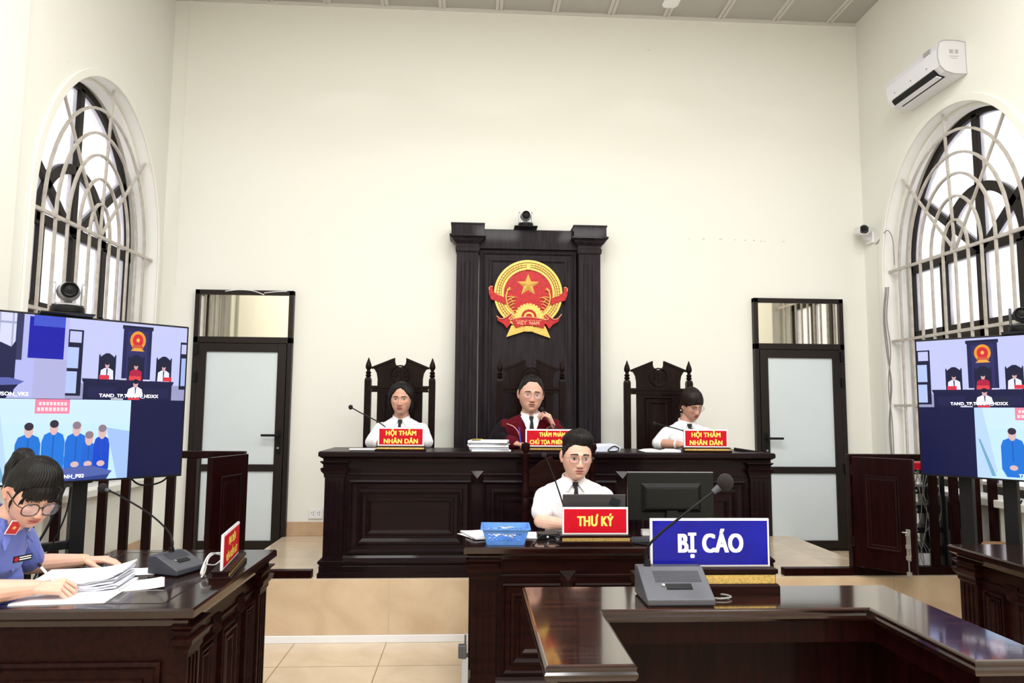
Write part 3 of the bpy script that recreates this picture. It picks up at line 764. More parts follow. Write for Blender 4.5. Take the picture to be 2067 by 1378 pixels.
# inner rice ears
mb = MB()
for s in (-1, 1):
    base = [(455, 890), (370, 800), (330, 690), (335, 580), (385, 490)]
    q = base if s < 0 else mir(base)
    P = [((x-668)*EK, -.020, (590-y)*EK) for x, y in q]; mb.tube(P, .007, 8)
    for (x0, y0), (x1, y1) in (((345, 640), (500, 650)), ((350, 700), (470, 640)), ((360, 740), (480, 700)), ((385, 780), (470, 745)), ((400, 830), (470, 800)), ((335, 560), (410, 520)), ((420, 870), (480, 850)), ((345, 600), (345, 500)), ((380, 660), (440, 740))):
        if s > 0: x0 = 1336-x0; x1 = 1336-x1
        A = ((x0-668)*EK, -.020, (590-y0)*EK); B = ((x1-668)*EK, -.022, (590-y1)*EK); mid = ((A[0]+B[0])/2, -.030, (A[2]+B[2])/2+.006)
        mb.tube([A, mid, B], .004, 6, rf=lambda t: .0052*(1-.6*t))
mb.build('rice_ears', M['gold'], em, smooth=True)
# wheat stalks at the foot
for s in (0, 1):
    q = [(415, 1075), (335, 1258), (620, 1165), (628, 1090)]
    if s: q = [(1336-x+12, y+8) for x, y in q]
    st = MB(ET(.004)); st.prism(ep(q), 0, .020)
    for k in range(4):
        a = [(410-k*16+4, 1100+k*38), (620, 1098+k*17), (620, 1104+k*17), (410-k*16+2, 1109+k*38)]
        if s: a = [(1336-x+12, y+8) for x, y in a]
        st.prism(ep(a), .020, .024)
    st.build('stalk_foot', M['gold'], em)
mb = MB(ET(.006)); mb.prism(ep([(618, 1085), (748, 1085), (748, 1172), (618, 1172)]), 0, .026)
for k in range(5): mb.prism(ep([(632+k*24, 1088), (642+k*24, 1088), (642+k*24, 1168), (632+k*24, 1168)]), .026, .031)
mb.build('stalk_tie', M['gold'], em)
# ribbons
rb = MB(ET(.010)); ed = MB()
side = [(60, 500), (88, 478), (122, 485), (130, 560), (200, 612), (312, 655), (322, 765), (205, 715), (100, 690), (62, 600)]
low = [(180, 935), (262, 975), (330, 950), (400, 905), (425, 930), (380, 985), (400, 1050), (345, 1130), (285, 1060), (200, 1010)]
for q in (side, mir(side), low, mir(low)): rb.prism(ep(q), 0, .026)
ctr = [(400, 985), (530, 958), (668, 945), (810, 958), (950, 990), (905, 1120), (790, 1090), (668, 1078), (560, 1090), (480, 1120)]
rb.prism(ep(ctr), .016, .034)
rbo = rb.build('red_ribbon', M['emb_red'], em, bevel=.002)
for q, d in (([(183, 938), (225, 975), (275, 982), (340, 950), (395, 905), (425, 915), (405, 950), (375, 975), (395, 995), (530, 965), (668, 952), (810, 966), (935, 990), (975, 975), (940, 945), (925, 910), (960, 900), (1000, 945), (1060, 980), (1120, 970), (1180, 900)], .046), ([(70, 545), (66, 505), (95, 482), (122, 490)], .038), ([(1266, 545), (1270, 505), (1241, 482), (1214, 490)], .038)):
    ed.tube([((x-668)*EK, -d, (590-y)*EK) for x, y in q], .0042, 6)
ed.build('ribbon_edge', M['emb_edge'], rbo, smooth=True)
text('country_name', 'VIỆT  NAM', .040, M['emb_edge'], em, ET(.0445) @ T_(0, (590-1068)*EK, 0), 1.0, .0012, depth=.0006)
text('upper_lettering', 'CỘNG HOÀ XÃ HỘI CHỦ NGHĨA', .012, M['emb_edge'], em, ET(.0445) @ T_(0, (590-1012)*EK, 0), 1.25, .0003, depth=.0006)

# ---- high-backed chairs
def court_chair(label, loc, group):
    t = thing('high_backed_chair', label, 'chair', loc, 0, group)
    m = M['wood_v']; hw = .255
    for s in (-1, 1):
        p = MB(); p.box((s*hw-.027, -.027, 0), (s*hw+.027, .027, 1.355)); 
        p = MB(); p.rings((s*hw-.026, s*hw+.026, -.026, .026), [(0, 0), (0, 1.34), (-.006, 1.36)])
        o = p.build('back_post', m, t)
        MB(T_(s*hw, 0, 1.36)).lathe([(.012, 0), (.020, .008), (.024, .018), (.016, .028), (.024, .040), (.014, .052), (.012, .058), (.022, .074), (.025, .088), (.020, .112), (.010, .138), (.004, .158), (0, .162)], None, 18).build('finial', m, o, smooth=50)
        g = MB()
        for u in (-.009, .009): g.box((s*hw+u-.003, -.0285, .75), (s*hw+u+.003, -.0262, 1.28))
        g.build('groove_inlay', M['wood'], o)
        MB().rings((s*.25-.022, s*.25+.022, -.36, -.316), [(0, 0), (0, .66)]).build('front_leg', m, t, bevel=.004)
        MB().box((s*.25-.028, -.37, .66), (s*.25+.028, -.0275, .695)).build('armrest', m, t, bevel=.008)
    MB().rings((-hw+.027, hw-.027, -.022, .022), [(0, 1.245), (0, 1.252), (-.004, 1.256), (-.004, 1.272), (0, 1.276), (0, 1.295)]).build('top_rail', m, t)
    MB().box((-hw+.027, -.365, .41), (hw-.027, .02, .46)).build('seat', m, t, bevel=.01)
    MB().box((-hw+.027, -.018, .56), (hw-.027, .018, .61)).build('lower_rail', m, t, bevel=.003)
    mb = MB(front(0))
    cr = [(-.180, 1.2955), (-.180, 1.35), (-.188, 1.395), (-.205, 1.425), (-.232, 1.440), (-.045, 1.518), (-.044, 1.492)]
    cr += [(.044*math.cos(a), 1.490+.044*math.sin(a)) for a in [PI+PI*k/10 for k in range(11)]]
    cr += [(.044, 1.492), (.045, 1.518), (.232, 1.440), (.205, 1.425), (.188, 1.395), (.180, 1.35), (.180, 1.2955)]
    mb.prism(cr, -.014, .014); o = mb.build('crest', m, t)
    e = MB(front(0))
    for s in (-1, 1): e.prism([(s*.045, 1.520), (s*.045, 1.500), (s*.225, 1.427), (s*.238, 1.441)], .0141, .022)
    e.build('crest_molding', m, o)
    e = MB(); e.tube([(.072*math.cos(2*PI*k/24), -.0175, 1.385+.072*math.sin(2*PI*k/24)) for k in range(24)], .006, 8, True, 1)
    e.tube([(0, -.016, 1.335), (0, -.016, 1.43)], .003, 6, sub=1); e.tube([(-.038, -.016, 1.412), (.038, -.016, 1.412)], .003, 6, sub=1)
    for s in (-1, 1):
        e.tube([(s*.038-.016, -.016, 1.378), (s*.038, -.018, 1.366), (s*.038+.016, -.016, 1.378)], .004, 6)
        e.tube([(s*.038, -.016, 1.412), (s*.038-.015, -.016, 1.378)], .0018, 5, sub=1); e.tube([(s*.038, -.016, 1.412), (s*.038+.015, -.016, 1.378)], .0018, 5, sub=1)
    e.build('carved_scales', m, o, smooth=True)
    pn = MB(); pn.box((-.180, -.012, .61), (.180, .012, 1.245)); o = pn.build('back_panel', m, t)
    panel(front(-.012), (-.118, .118, .64, 1.225), m, o, 'field_panel', .008, 1)
    MB().box((-.225, -.35, .18), (.225, -.325, .22)).build('stretcher', m, t, bevel=.004)
    return t
ch = court_chair('dark high-backed chair behind the woman at the left end of the bench', (-.573, 5.80, ZP), 'high-backed chairs behind the bench')
dup(ch, (.480, 5.80, ZP), 0, 'dark high-backed chair in front of the backdrop, behind the man in the robe')
dup(ch, (1.524, 5.80, ZP), math.radians(-2), 'dark high-backed chair behind the woman at the right end of the bench')
# secretary's chair: turned posts
sc = thing('turned_post_chair', 'dark wooden chair with turned posts behind the young man at the desk', 'chair', (.565, 4.62, 0))
for s in (-1, 1):
    x = s*.215
    o = MB(T_(x, 0, 0)).lathe([(.020, 0), (.022, .45), (.022, .80), (.030, .83), (.018, .86), (.026, .88), (.026, .93), (.018, .95), (.030, .97), (.020, 1.0), (.022, 1.20), (.030, 1.21), (.030, 1.225), (.016, 1.235), (.030, 1.262), (.026, 1.29), (0, 1.30)], None, 18).build('back_post', M['wood'], sc, smooth=50)
    MB().box((x-.02, -.31, 0), (x+.02, -.27, .43)).build('front_leg', M['wood'], sc, bevel=.004)
MB().box((-.235, -.315, .43), (.235, .03, .47)).build('seat', M['wood'], sc, bevel=.01)
MB(front(0)).prism([(-.192, 1.02), (.192, 1.02), (.192, 1.12), (.13, 1.17), (.05, 1.21), (.03, 1.185), (-.03, 1.185), (-.05, 1.21), (-.13, 1.17), (-.192, 1.12)], -.012, .012).build('crest', M['wood'], sc)
MB(front(0)).prism([(-.192, .60), (.192, .60), (.192, .65), (-.192, .65)], -.012, .012).build('lower_rail', M['wood'], sc)
for k in range(-2, 3): MB().box((k*.075-.014, -.008, .651), (k*.075+.014, .008, 1.019)).build('slat', M['wood'], sc)

# ---- railings and swing gates on the platform edge
def railing(label, x0, x1, posts, bars, loc):
    t = thing('wooden_railing', label, 'railing', loc)
    m = M['wood_red']; X = lambda v: v-loc[0]; y = 0
    MB().box((X(x0), -.03, .775), (X(x1), .03, .822)).build('top_rail', m, t, bevel=.006)
    MB().box((X(x0), -.028, .0), (X(x1), .028, .055)).build('bottom_rail', m, t, bevel=.003)
    for p in posts: MB().box((X(p)-.032, -.028, .056), (X(p)+.032, .028, .774)).build('post', m, t, bevel=.004)
    for p in bars: MB().box((X(p)-.026, -.018, .056), (X(p)+.026, .018, .774)).build('baluster', m, t, bevel=.003)
    return t
railing('dark wooden railing behind the left screen', XL+.02, -1.50, [-1.84, -1.534], [-2.70, -2.555, -2.41, -2.265, -2.12, -1.975], (-2.15, 4.925, ZP))
railing('dark wooden railing behind the right screen', 2.625, XR-.02, [2.66], [3.235, 3.385, 3.545, 3.67], (3.15, 4.925, ZP))
tag(MB().box((-1.499, 4.892, ZP), (-1.035, 4.952, ZP+.05)).build('gate_threshold', M['wood_red'], bevel=.003), 'dark wooden threshold bar on the platform edge left of the bench', 'threshold')
tag(MB().box((2.142, 4.892, ZP), (2.624, 4.952, ZP+.05)).build('gate_threshold', M['wood_red'], bevel=.003), 'dark wooden threshold bar on the platform edge right of the bench', 'threshold')
def gate(label, loc, rz, L, sgn):
    """hinge at origin, leaf along +x"""
    t = thing('swing_gate', label, 'gate', loc, rz)
    m = M['wood_red']; a, b = (0.004, L)
    z0, z1 = .075, .808
    MB().box((a, -.019, z0), (b, .019, z1)).build('leaf', m, t, bevel=.004)
    MB(front(-.019)).rings((.085, L-.085, .20, .69), [(0, 0), (0, .006), (-.010, .007), (-.018, .002), (-.030, .0035), (-.036, .001)]).build('panel', m, t)
    panel(Matrix(((-1, 0, 0, L), (0, 0, 1, .019), (0, 1, 0, 0), (0, 0, 0, 1))), (.085, L-.085, .20, .69), m, t, 'panel', .007, 1)
    sy = sgn
    bo = MB(); bo.box((b-.055, sy*.020, .16), (b-.028, sy*.026, .36)); bo.cyl((b-.041, sy*.032, .04), (b-.041, sy*.032, .35), .005)
    for z in (.18, .25, .33, .08): bo.box((b-.056, sy*.0195, z-.012), (b-.026, sy*.037, z+.012))
    bo.cyl((b-.041, sy*.034, .34), (b-.070, sy*.05, .34), .005)
    bo.build('drop_bolt', M['steel'], t)
    for z in (.20, .68): MB().cyl((.0, 0, z), (0, 0, z+.07), .009).build('hinge', M['black'], t)
    return t
gate('dark panelled swing gate standing open left of the bench', (-1.475, 4.862, ZP), math.radians(-104), .40, -1)
gate('dark panelled swing gate standing open right of the bench', (2.625, 4.862, ZP), math.radians(-50), .39, -1)

# ================================================================== SIGNS, MICROPHONES, DESK THINGS
def name_sign(label, loc, rz, w, h, zb, lines, plate, tcol, tsize, wx, group=None, gap=1.0, bold=.0022, tilt=0.0, bd=.085, border=.006):
    """nameplate: stepped wooden base with a gold strip, plate in a clear holder"""
    t = thing('name_sign', label, 'sign', loc, rz, group)
    bw = w/2+.014
    b = MB(); b.rings((-bw, bw, -bd/2, bd/2), [(0, 0), (0, zb*.35), (-.004, zb*.42), (-.010, zb*.42), (-.010, zb*.80), (-.004, zb*.84), (-.004, zb)]); o = b.build('base', M['wood'], t)
    g = MB(); g.box((-bw+.012, -bd/2+.008, zb*.44), (bw-.012, -bd/2+.0105, zb*.78)); g.build('gold_strip', M['gold_strip'], o)
    T = T_(0, 0, zb, -tilt) 
    MB(T).box((-w/2, -.006, 0), (w/2, .004, h)).build('clear_holder', M['acrylic'], t, bevel=.0015)
    p = MB(T); p.box((-w/2+.004, -.0072, .004), (w/2-.004, -.0062, h-.004)); p.build('white_border', M['sign_white'], t)
    MB(T).box((-w/2+.004+border, -.0082, .004+border), (w/2-.004-border, -.0073, h-.004-border)).build('plate', plate, t)
    n = len(lines)
    for i, ln in enumerate(lines):
        zc = h*(.5 if n == 1 else (.70 if i == 0 else .27))-tsize*.36*.98
        text('lettering', ln, tsize, tcol, t, T @ Matrix.Translation((0, -.0083, zc)) @ FRONT, wx, bold)
    return t
R, Y_, W_ = M['sign_red'], M['txt_yellow'], M['txt_white']
zb_ = ZP+.826
name_sign('red sign in front of the woman at the left end of the bench', (-.475, 4.945, zb_), 0, .312, .126, .034, ['HỘI THẨM', 'NHÂN DÂN'], R, Y_, .044, .94, 'red signs of the lay judges', bold=.0019)
name_sign('red sign in front of the woman at the right end of the bench', (1.630, 4.945, zb_), 0, .312, .126, .034, ['HỘI THẨM', 'NHÂN DÂN'], R, Y_, .044, .94, 'red signs of the lay judges', bold=.0019)
name_sign('red sign in front of the robed man, half hidden by the young man', (.556, 4.945, zb_), 0, .368, .120, .034, ['THẨM PHÁN', 'CHỦ TỌA PHIÊN TÒA'], R, Y_, .040, .74, bold=.0016)
name_sign('red sign standing before the grey laptop on the lower desk', (.661, 3.835, .80), 0, .352, .143, .052, ['THƯ KÝ'], R, Y_, .072, .70, bold=.0028)
name_sign('big blue sign on the dock table', (.808, 2.43, .90), 0, .408, .160, .083, ['BỊ CÁO'], M['sign_blue'], W_, .086, .72, bold=.0036, bd=.10, border=.0035)
name_sign('red sign seen edge-on at the corner of the left desk', (-1.04, 3.25, .80), math.radians(98), .37, .145, .038, ['ĐẠI DIỆN', 'VIỆN KIỂM SÁT'], R, Y_, .042, .84, bold=.0018)

def mic(label, loc, rz, pts, head_r, base=None, group=None, nm='gooseneck_microphone', ring=True):
    t = thing(nm, label, 'microphone', loc, rz, group)
    if base:
        bw, bd, hb, hf = base
        TB = Matrix(((0, 0, 1, 0), (1, 0, 0, 0), (0, 1, 0, 0), (0, 0, 0, 1)))
        b = MB(); b.prism([(-bd/2, .004), (bd/2, .004), (bd/2, hb), (bd/2-.045, hb), (-bd/2, hf)], -bw/2, bw/2, TB); bo = b.build('base', M['char'], t, bevel=.004)
        f = MB(); f.box((-bw/2+.006, -bd/2+.006, 0), (bw/2-.006, bd/2-.006, .004)); f.build('rubber_foot', M['black'], bo)
        sl = math.atan2(hb-hf, bd-.045); TS = T_(0, -bd/2, hf, sl)
        d = MB(TS); d.box((-bw*.16, .045, .0), (bw*.22, .068, .003)); d.build('display', M['black'], bo)
        d = MB(TS); d.cyl((-bw*.20, .062, 0), (-bw*.20, .062, .004), .005); d.build('button', M['steel'], bo)
        d = MB(TS)
        for k in range(9): d.box((-bw*.30, .078+k*.006, .0005), (bw*.40, .080+k*.006, .0012))
        d.build('speaker_grille', mat('dark_grille', (.03, .031, .04), .6) if 'dark_grille' not in bpy.data.materials else bpy.data.materials['dark_grille'], bo)
    MB().tube(pts, .0048, 8, rf=lambda u: .0062 if u < .25 else .0042).build('gooseneck', M['black'], t, smooth=True)
    P0 = Vector(pts[0]); MB().cyl(P0-Vector((0, 0, .012)), P0+Vector((0, 0, .016)), .013, .010).build('socket', M['black'], t, smooth=50)
    a, b = Vector(pts[-2]), Vector(pts[-1]); d = (b-a).normalized()
    if ring: MB().cyl(b-d*head_r*1.5, b-d*head_r*.5, head_r*.36, head_r*.44).build('mic_collar', M['char'] if head_r > .02 else M['black'], t, smooth=40)
    MB().ball(b+d*head_r*.5, head_r, 20, (head_r, head_r, head_r*1.08)).build('foam_cap', M['black_foam'], t, smooth=True)
    return t
mic('charcoal desk microphone with long gooseneck beside the blue sign', (.657, 2.335, .90), 0, [(-.072, .055, .098), (-.075, .055, .135), (-.055, .03, .185), (.045, .0, .275), (.135, -.012, .345), (.160, -.015, .366)], .026, (.215, .175, .095, .022))
_w = Vector((-1.255, 3.235, .80)); _Rz = Matrix.Rotation(-math.radians(68), 4, 'Z')
_pts = [tuple(_Rz @ (Vector(p)-_w)) for p in ((-1.292, 3.262, .882), (-1.293, 3.265, .925), (-1.33, 3.30, .965), (-1.44, 3.36, 1.03), (-1.60, 3.42, 1.10), (-1.68, 3.445, 1.128))]
mic('charcoal desk microphone with drooping gooseneck on the left desk', tuple(_w), math.radians(68), _pts, .021, (.165, .155, .078, .026))
mic('thin desk microphone left of the laptop', (.52, 3.93, .80), 0, [(.0, 0, .012), (-.004, 0, .14), (-.045, 0, .28), (-.10, 0, .42), (-.118, 0, .455)], .014, (.11, .12, .014, .010), ring=False)
mic('thin black desk microphone beside the woman at the left end of the bench', (-.50, 5.08, zb_), 0, [(0, 0, .012), (-.03, 0, .08), (-.12, 0, .175), (-.27, 0, .255), (-.335, 0, .290)], .016, (.13, .12, .014, .010), ring=False)
mic('thin black desk microphone in front of the woman with spectacles at the right', (1.60, 5.10, zb_), 0, [(0, 0, .012), (-.03, 0, .11), (-.10, 0, .15), (-.24, 0, .185), (-.285, 0, .195)], .012, (.13, .12, .014, .010), ring=False)

def sheets(name, label, cat, loc, rz, w, d, n, th, m='paper', group=None, fan=.0, curl=.0):
    """loose or stacked paper: each layer slightly turned"""
    mb = MB(); z = .0006
    for k in range(n):
        a = random.uniform(-fan, fan); ox, oy = random.uniform(-fan, fan)*.12, random.uniform(-fan, fan)*.12
        T = T_(ox, oy, z, 0, 0, a)
        nx = 8; vs = []; fs = []
        for i in range(nx+1):
            u = -w/2+w*i/nx; zz = curl*(abs(u)/(w/2))**3*(1 if u > 0 else .3)
            vs += [(u, -d/2, zz), (u, d/2, zz), (u, -d/2, zz+th), (u, d/2, zz+th)]
        for i in range(nx):
            q = 4*i; fs += [(q, q+1, q+5, q+4), (q+2, q+6, q+7, q+3), (q, q+4, q+6, q+2), (q+1, q+3, q+7, q+5)]
        fs += [(0, 2, 3, 1), (4*nx, 4*nx+1, 4*nx+3, 4*nx+2)]
        mb.add(vs, fs, T); z += th+.0004
    o = mb.build(name, M[m], None, loc=loc); o.rotation_euler = (0, 0, rz)
    return tag(o, label, cat, group)
random.seed(11)
# bench
sheets('paper_sheet', 'thin white papers lying left of the left red sign on the bench', 'paper', (-.72, 5.06, zb_), .1, .22, .18, 4, .0015, fan=.08)
def folder_stack(name, label, loc, n, w, d, note=False, seedv=1):
    random.seed(seedv); t = thing(name, label, 'papers', loc)
    z = .0006
    for k in range(n):
        h = random.uniform(.010, .018); a = random.uniform(-.12, .12); T = T_(random.uniform(-.012, .012), 0, z, 0, 0, a)
        MB(T).box((-w/2, -d/2, 0), (w/2, d/2, h)).build('paper_bundle', M['paper_blue'] if k % 2 else M['paper'], t, bevel=.002)
        if k % 2: MB(T).box((-w/2-.003, -d/2-.003, h), (w/2+.003, d/2+.003, h+.0015)).build('folder_cover', M['char'], t)
        z += h+.002
    if note: MB(T_(-.09, -.07, z, -.25, .0, .3)).box((-.035, -.03, 0), (.035, .03, .002)).build('yellow_note', M['yellow'], t)
folder_stack('file_stack', 'stack of case files with a yellow note, left of the robed man', (.125, 5.04, zb_), 5, .27, .21, True)
# ring binder and papers right of the judge
rb_ = thing('ring_binder', 'grey ring binder lying on the bench right of the robed man', 'binder', (.88, 5.04, zb_))
MB().prism([(-.16, 0), (.10, 0), (.145, .006), (.150, .030), (.12, .052), (-.16, .030)], -.11, .11, FRONT @ T_(0, .0006, 0)).build('cover', M['paper_blue'], rb_, bevel=.004)
MB().tube([(.06, -.112, .010), (.10, -.114, .040), (.135, -.114, .028), (.12, -.114, .008)], .0035, 6, True).build('ring', M['black'], rb_)
MB().box((-.15, -.105, .034), (.05, .105, .045), T_(0, 0, 0, 0, -.1)).build('paper_bundle', M['paper'], rb_)
nb = thing('open_notebook', 'white notebook lying open before the woman with spectacles', 'notebook', (1.355, 5.06, zb_))
for s in (-1, 1):
    MB(T_(0, 0, .0006)).prism([(0, 0), (s*.05, .014), (s*.11, .012), (s*.15, .002), (s*.15, 0)], -.10, .10, FRONT).build('page_block', M['paper'], nb)
tag(MB().box((1.66, 5.16, zb_), (1.83, 5.30, zb_+.016)).build('black_folder', M['black'], bevel=.003), 'small black folder lying behind the right red sign on the bench', 'folder')
tag(MB().prism([(1.93, 0), (2.05, 0), (2.05, .004), (1.93, .022)], -5.22, -5.06, FRONT @ T_(0, zb_, 0)).build('slanted_stand', M['black'], bevel=.002), 'small black slanted stand at the right end of the bench', 'stand')

# ---- secretary desk things
bk = thing('plastic_basket', 'blue plastic basket holding white slips on the lower desk', 'basket', (.190, 3.905, .80), math.radians(-2))
mb = MB(); bw, bd, bh = .122, .098, .082
def brect(k): return (bw*(.80+.20*k), bd*(.84+.16*k))
# lattice walls
for s in (-1, 1):
    for (ax, L0, L1) in (('x', 0, 0), ('y', 0, 0)):
        pass
def wall_pt(side, u, k):
    a, b = brect(k); z = .006+bh*k
    return {0: (u*a, -b, z), 1: (u*a, b, z), 2: (-a, u*b, z), 3: (a, u*b, z)}[side]
for side in range(4):
    def band(k0, k1, u0=-1, u1=1, w=.0016):
        P = [wall_pt(side, u0, k0), wall_pt(side, u1, k0), wall_pt(side, u1, k1), wall_pt(side, u0, k1)]
        n_ = {0: (0, -1, 0), 1: (0, 1, 0), 2: (-1, 0, 0), 3: (1, 0, 0)}[side]
        Q = [tuple(p[i]+n_[i]*w for i in range(3)) for p in P]
        mb.add(P+Q, [(0, 1, 2, 3), (4, 5, 6, 7), (0, 1, 5, 4), (1, 2, 6, 5), (2, 3, 7, 6), (3, 0, 4, 7)])
    band(0, .20); band(.66, 1.0); band(.20, .66, -1, -.86); band(.20, .66, .86, 1)
    nn = 8 if side < 2 else 6
    for k in range(nn):
        for r in range(2):
            for sg in (-1, 1):
                u0 = -.86+1.72*k/nn; u1 = -.86+1.72*(k+1)/nn; k0 = .20+.23*r; k1 = k0+.23
                if sg < 0: u0, u1 = u1, u0
                A = wall_pt(side, u0, k0); B = wall_pt(side, u1, k1); mb.tube([A, B], .0017, 4, sub=1)
mb.build('lattice_wall', M['basket'], bk)
MB().box((-bw*.8, -bd*.84, 0), (bw*.8, bd*.84, .006)).build('bottom', M['basket'], bk, bevel=.002)
mb = MB(); mb.rings((-bw, bw, -bd, bd), [(.001, .080), (.009, .080), (.009, .089), (0, .089), (-.001, .081)], cap0=False, cap1=False); mb.build('rim', M['basket'], bk)
random.seed(5)
mb = MB()
for k in range(14):
    mb.add(*((lambda b: (b.v, b.f))(MB().box((-.03, -.012, 0), (.03, .012, .002)))), T=T_(random.uniform(-.05, .05), random.uniform(-.05, .05), .035+k*.003, random.uniform(-.35, .35), random.uniform(-.35, .35), random.uniform(0, 3)))
o = mb.build('paper_slips', M['paper'], None, loc=(.190, 3.905, .80)); o['kind'] = 'stuff'; tag(o, 'heap of small white slips inside the blue basket', 'paper slips')
sheets('paper_sheet', 'white papers lying at the left end of the lower desk, under the basket side', 'paper', (.06, 4.10, .80), .35, .17, .22, 6, .0016, fan=.18, curl=.010)
sheets('paper_sheet', 'white paper between the blue basket and the black box', 'paper', (.375, 4.10, .80), -.05, .13, .20, 3, .0015, fan=.05)
bx = thing('cable_box', 'black adapter box behind the loose cables on the lower desk', 'adapter', (.425, 4.02, .80))
MB().box((-.055, -.04, 0), (.055, .04, .032)).build('case', M['black'], bx, bevel=.004); MB().cyl((.0, -.0405, .016), (.0, -.043, .016), .006).build('indicator', M['white'], bx)
mb = MB(); mb.tube([(.335, 3.80, .806), (.35, 3.84, .815), (.37, 3.87, .835), (.41, 3.885, .842), (.47, 3.88, .832), (.49, 3.86, .812)], .0045, 8)
mb.cyl((.333, 3.797, .806), (.328, 3.79, .805), .006)
tag(mb.build('usb_cable', M['black'], smooth=True), 'black cable curling from the basket towards the red sign on the lower desk', 'cable')
mb = MB(); mb.tube([(.39, 3.80, .808), (.40, 3.84, .808), (.43, 3.855, .820), (.48, 3.845, .812)], .004, 8); mb.box((.452, 3.825, .806), (.485, 3.838, .816))
tag(mb.build('plug_cable', M['black'], smooth=True), 'short black plug cable lying in front of the black adapter box', 'cable')
lp = thing('laptop', 'open grey laptop seen from behind, above the middle red sign', 'laptop', (.664, 4.02, .80))
MB().box((-.165, -.10, .001), (.165, .13, .018)).build('keyboard_base', M['laptop'], lp, bevel=.004)
TL = T_(0, -.10, .016, math.radians(10))
MB(TL).box((-.170, -.006, 0), (.170, .0, .245)).build('screen_lid', M['laptop'], lp, bevel=.003)
MB(TL @ T_(.112, -.0064, .202, 0, math.radians(20), 0)).prism([(-.028, -.022), (.028, -.022), (.028, .022), (-.028, .022)], 0, .0008, FRONT).build('lid_patch', M['tie'], lp)
MB(T_(0, 0, 0)).box((-.15, -.06, .0182), (.15, .05, .0195)).build('keys', M['black'], lp)
mo = thing('computer_monitor', 'black computer monitor seen from behind on the lower desk', 'monitor', (1.125, 4.04, .80))
MB().box((-.245, -.008, .095), (.245, .012, .360)).build('back_shell', M['monitor'], mo, bevel=.004)
MB().rings((-.17, .17, .14, .30), [(0, 0), (-.02, .022), (-.03, .024)], front(-.008)).build('rear_bulge', M['monitor'], mo)
MB().box((-.243, .0121, .100), (.243, .0135, .355)).build('screen_face', M['black'], mo)
MB().box((-.245, -.004, .3602), (.245, .010, .3625)).build('top_edge', M['grey'], mo)
MB().prism([(-.035, 0), (.035, 0), (.030, .14), (-.030, .14)], .010, .032, FRONT @ T_(0, .012, -.0)).build('stand_neck', M['monitor'], mo)
MB().rings((-.11, .11, -.13, .03), [(0, 0), (0, .006), (-.006, .012)]).build('stand_foot', M['monitor'], mo)
mb = MB()
kb = thing('keyboard', 'black keyboard between the middle red sign and the blue sign', 'keyboard', (.99, 3.90, .80), .02)
MB().rings((-.145, .145, -.06, .06), [(0, 0), (0, .012), (-.003, .016)]).build('case', M['black'], kb)
for r in range(5):
    for c in range(14): mb.box((-.135+c*.0193, -.05+r*.0205, .0162), (-.135+c*.0193+.016, -.05+r*.0205+.017, .0215))
mb.build('keys', M['char'], kb)
mb = MB(); mb.tube([(.86, 3.86, .806), (.92, 3.82, .806), (1.0, 3.80, .806), (1.1, 3.81, .806), (1.2, 3.84, .806)], .0045, 8); mb.tube([(.87, 3.84, .806), (.95, 3.795, .806), (1.05, 3.785, .806), (1.2, 3.80, .806)], .0045, 8)
tag(mb.build('desk_cables', M['black'], smooth=True), 'two black cables lying in front of the keyboard', 'cable')
tag(MB().box((.975, 4.09, .80), (1.025, 4.13, .835)).build('small_box', M['white'], bevel=.004), 'small white box under the left end of the black monitor', 'box')
# metal leg clamp at the foot of the secretary desk
cl = thing('floor_stand', 'narrow grey metal stand beside the left foot of the lower desk', 'stand', (-.02, 3.72, 0))
MB().box((-.012, -.012, .0), (.02, .012, .27)).build('leg', M['grey'], cl, bevel=.003); MB().box((-.03, -.018, .27), (.012, .018, .335)).build('clamp_head', M['char'], cl, bevel=.006)
MB().box((.0, -.006, .335), (.010, .006, .38)).build('lever', M['char'], cl)
# white mic cables
tag(MB().tube([(.770, 2.42, .905), (.80, 2.40, .905), (.845, 2.365, .905), (.84, 2.335, .906), (.80, 2.325, .905), (.775, 2.35, .905)], .0032, 7).build('microphone_cable', M['cable_grey'], smooth=True), 'loop of pale cable right of the charcoal microphone on the dock table', 'cable')
tag(MB().tube([(-1.105, 3.11, .806), (-1.125, 3.20, .806), (-1.135, 3.27, .85), (-1.12, 3.33, .86), (-1.105, 3.38, .84), (-1.125, 3.33, .81), (-1.130, 3.22, .83), (-1.115, 3.14, .806), (-1.11, 3.12, .83), (-1.125, 3.25, .87), (-1.105, 3.34, .85)], .0035, 7).build('white_wire', M['cable'], smooth=True), 'tangled white cable between the left desk microphone and its red sign', 'cable')

# ---- prosecutor desk papers
random.seed(21)
def paper_pile(label, loc, rz, w, d, n, fan, curl):
    t = thing('paper_pile', label, 'papers', loc, rz)
    z = .001; th = .0065
    for k in range(n):
        a = random.uniform(-fan, fan); mb = MB(T_(random.uniform(-.01, .01), random.uniform(-.006, .006), z, 0, 0, a)); nx = 12; vs = []; fs = []
        for i in range(nx+1):
            u = -w/2+w*i/nx; c_ = curl*(k+1)/n*(max(0, u)/(w/2))**2
            e = .0015*math.sin(i*1.7+k)
            vs += [(u, -d/2, c_+e), (u, d/2, c_), (u, -d/2, c_+th+e), (u, d/2, c_+th)]
        for i in range(nx):
            q = 4*i; fs += [(q, q+1, q+5, q+4), (q+2, q+6, q+7, q+3), (q, q+4, q+6, q+2), (q+1, q+3, q+7, q+5)]
        fs += [(0, 2, 3, 1), (4*nx, 4*nx+1, 4*nx+3, 4*nx+2)]
        mb.add(vs, fs); mb.build('paper_bundle', M['paper'] if k % 2 == 0 else M['paper_blue'], t, smooth=30); z += th+.001
    return t
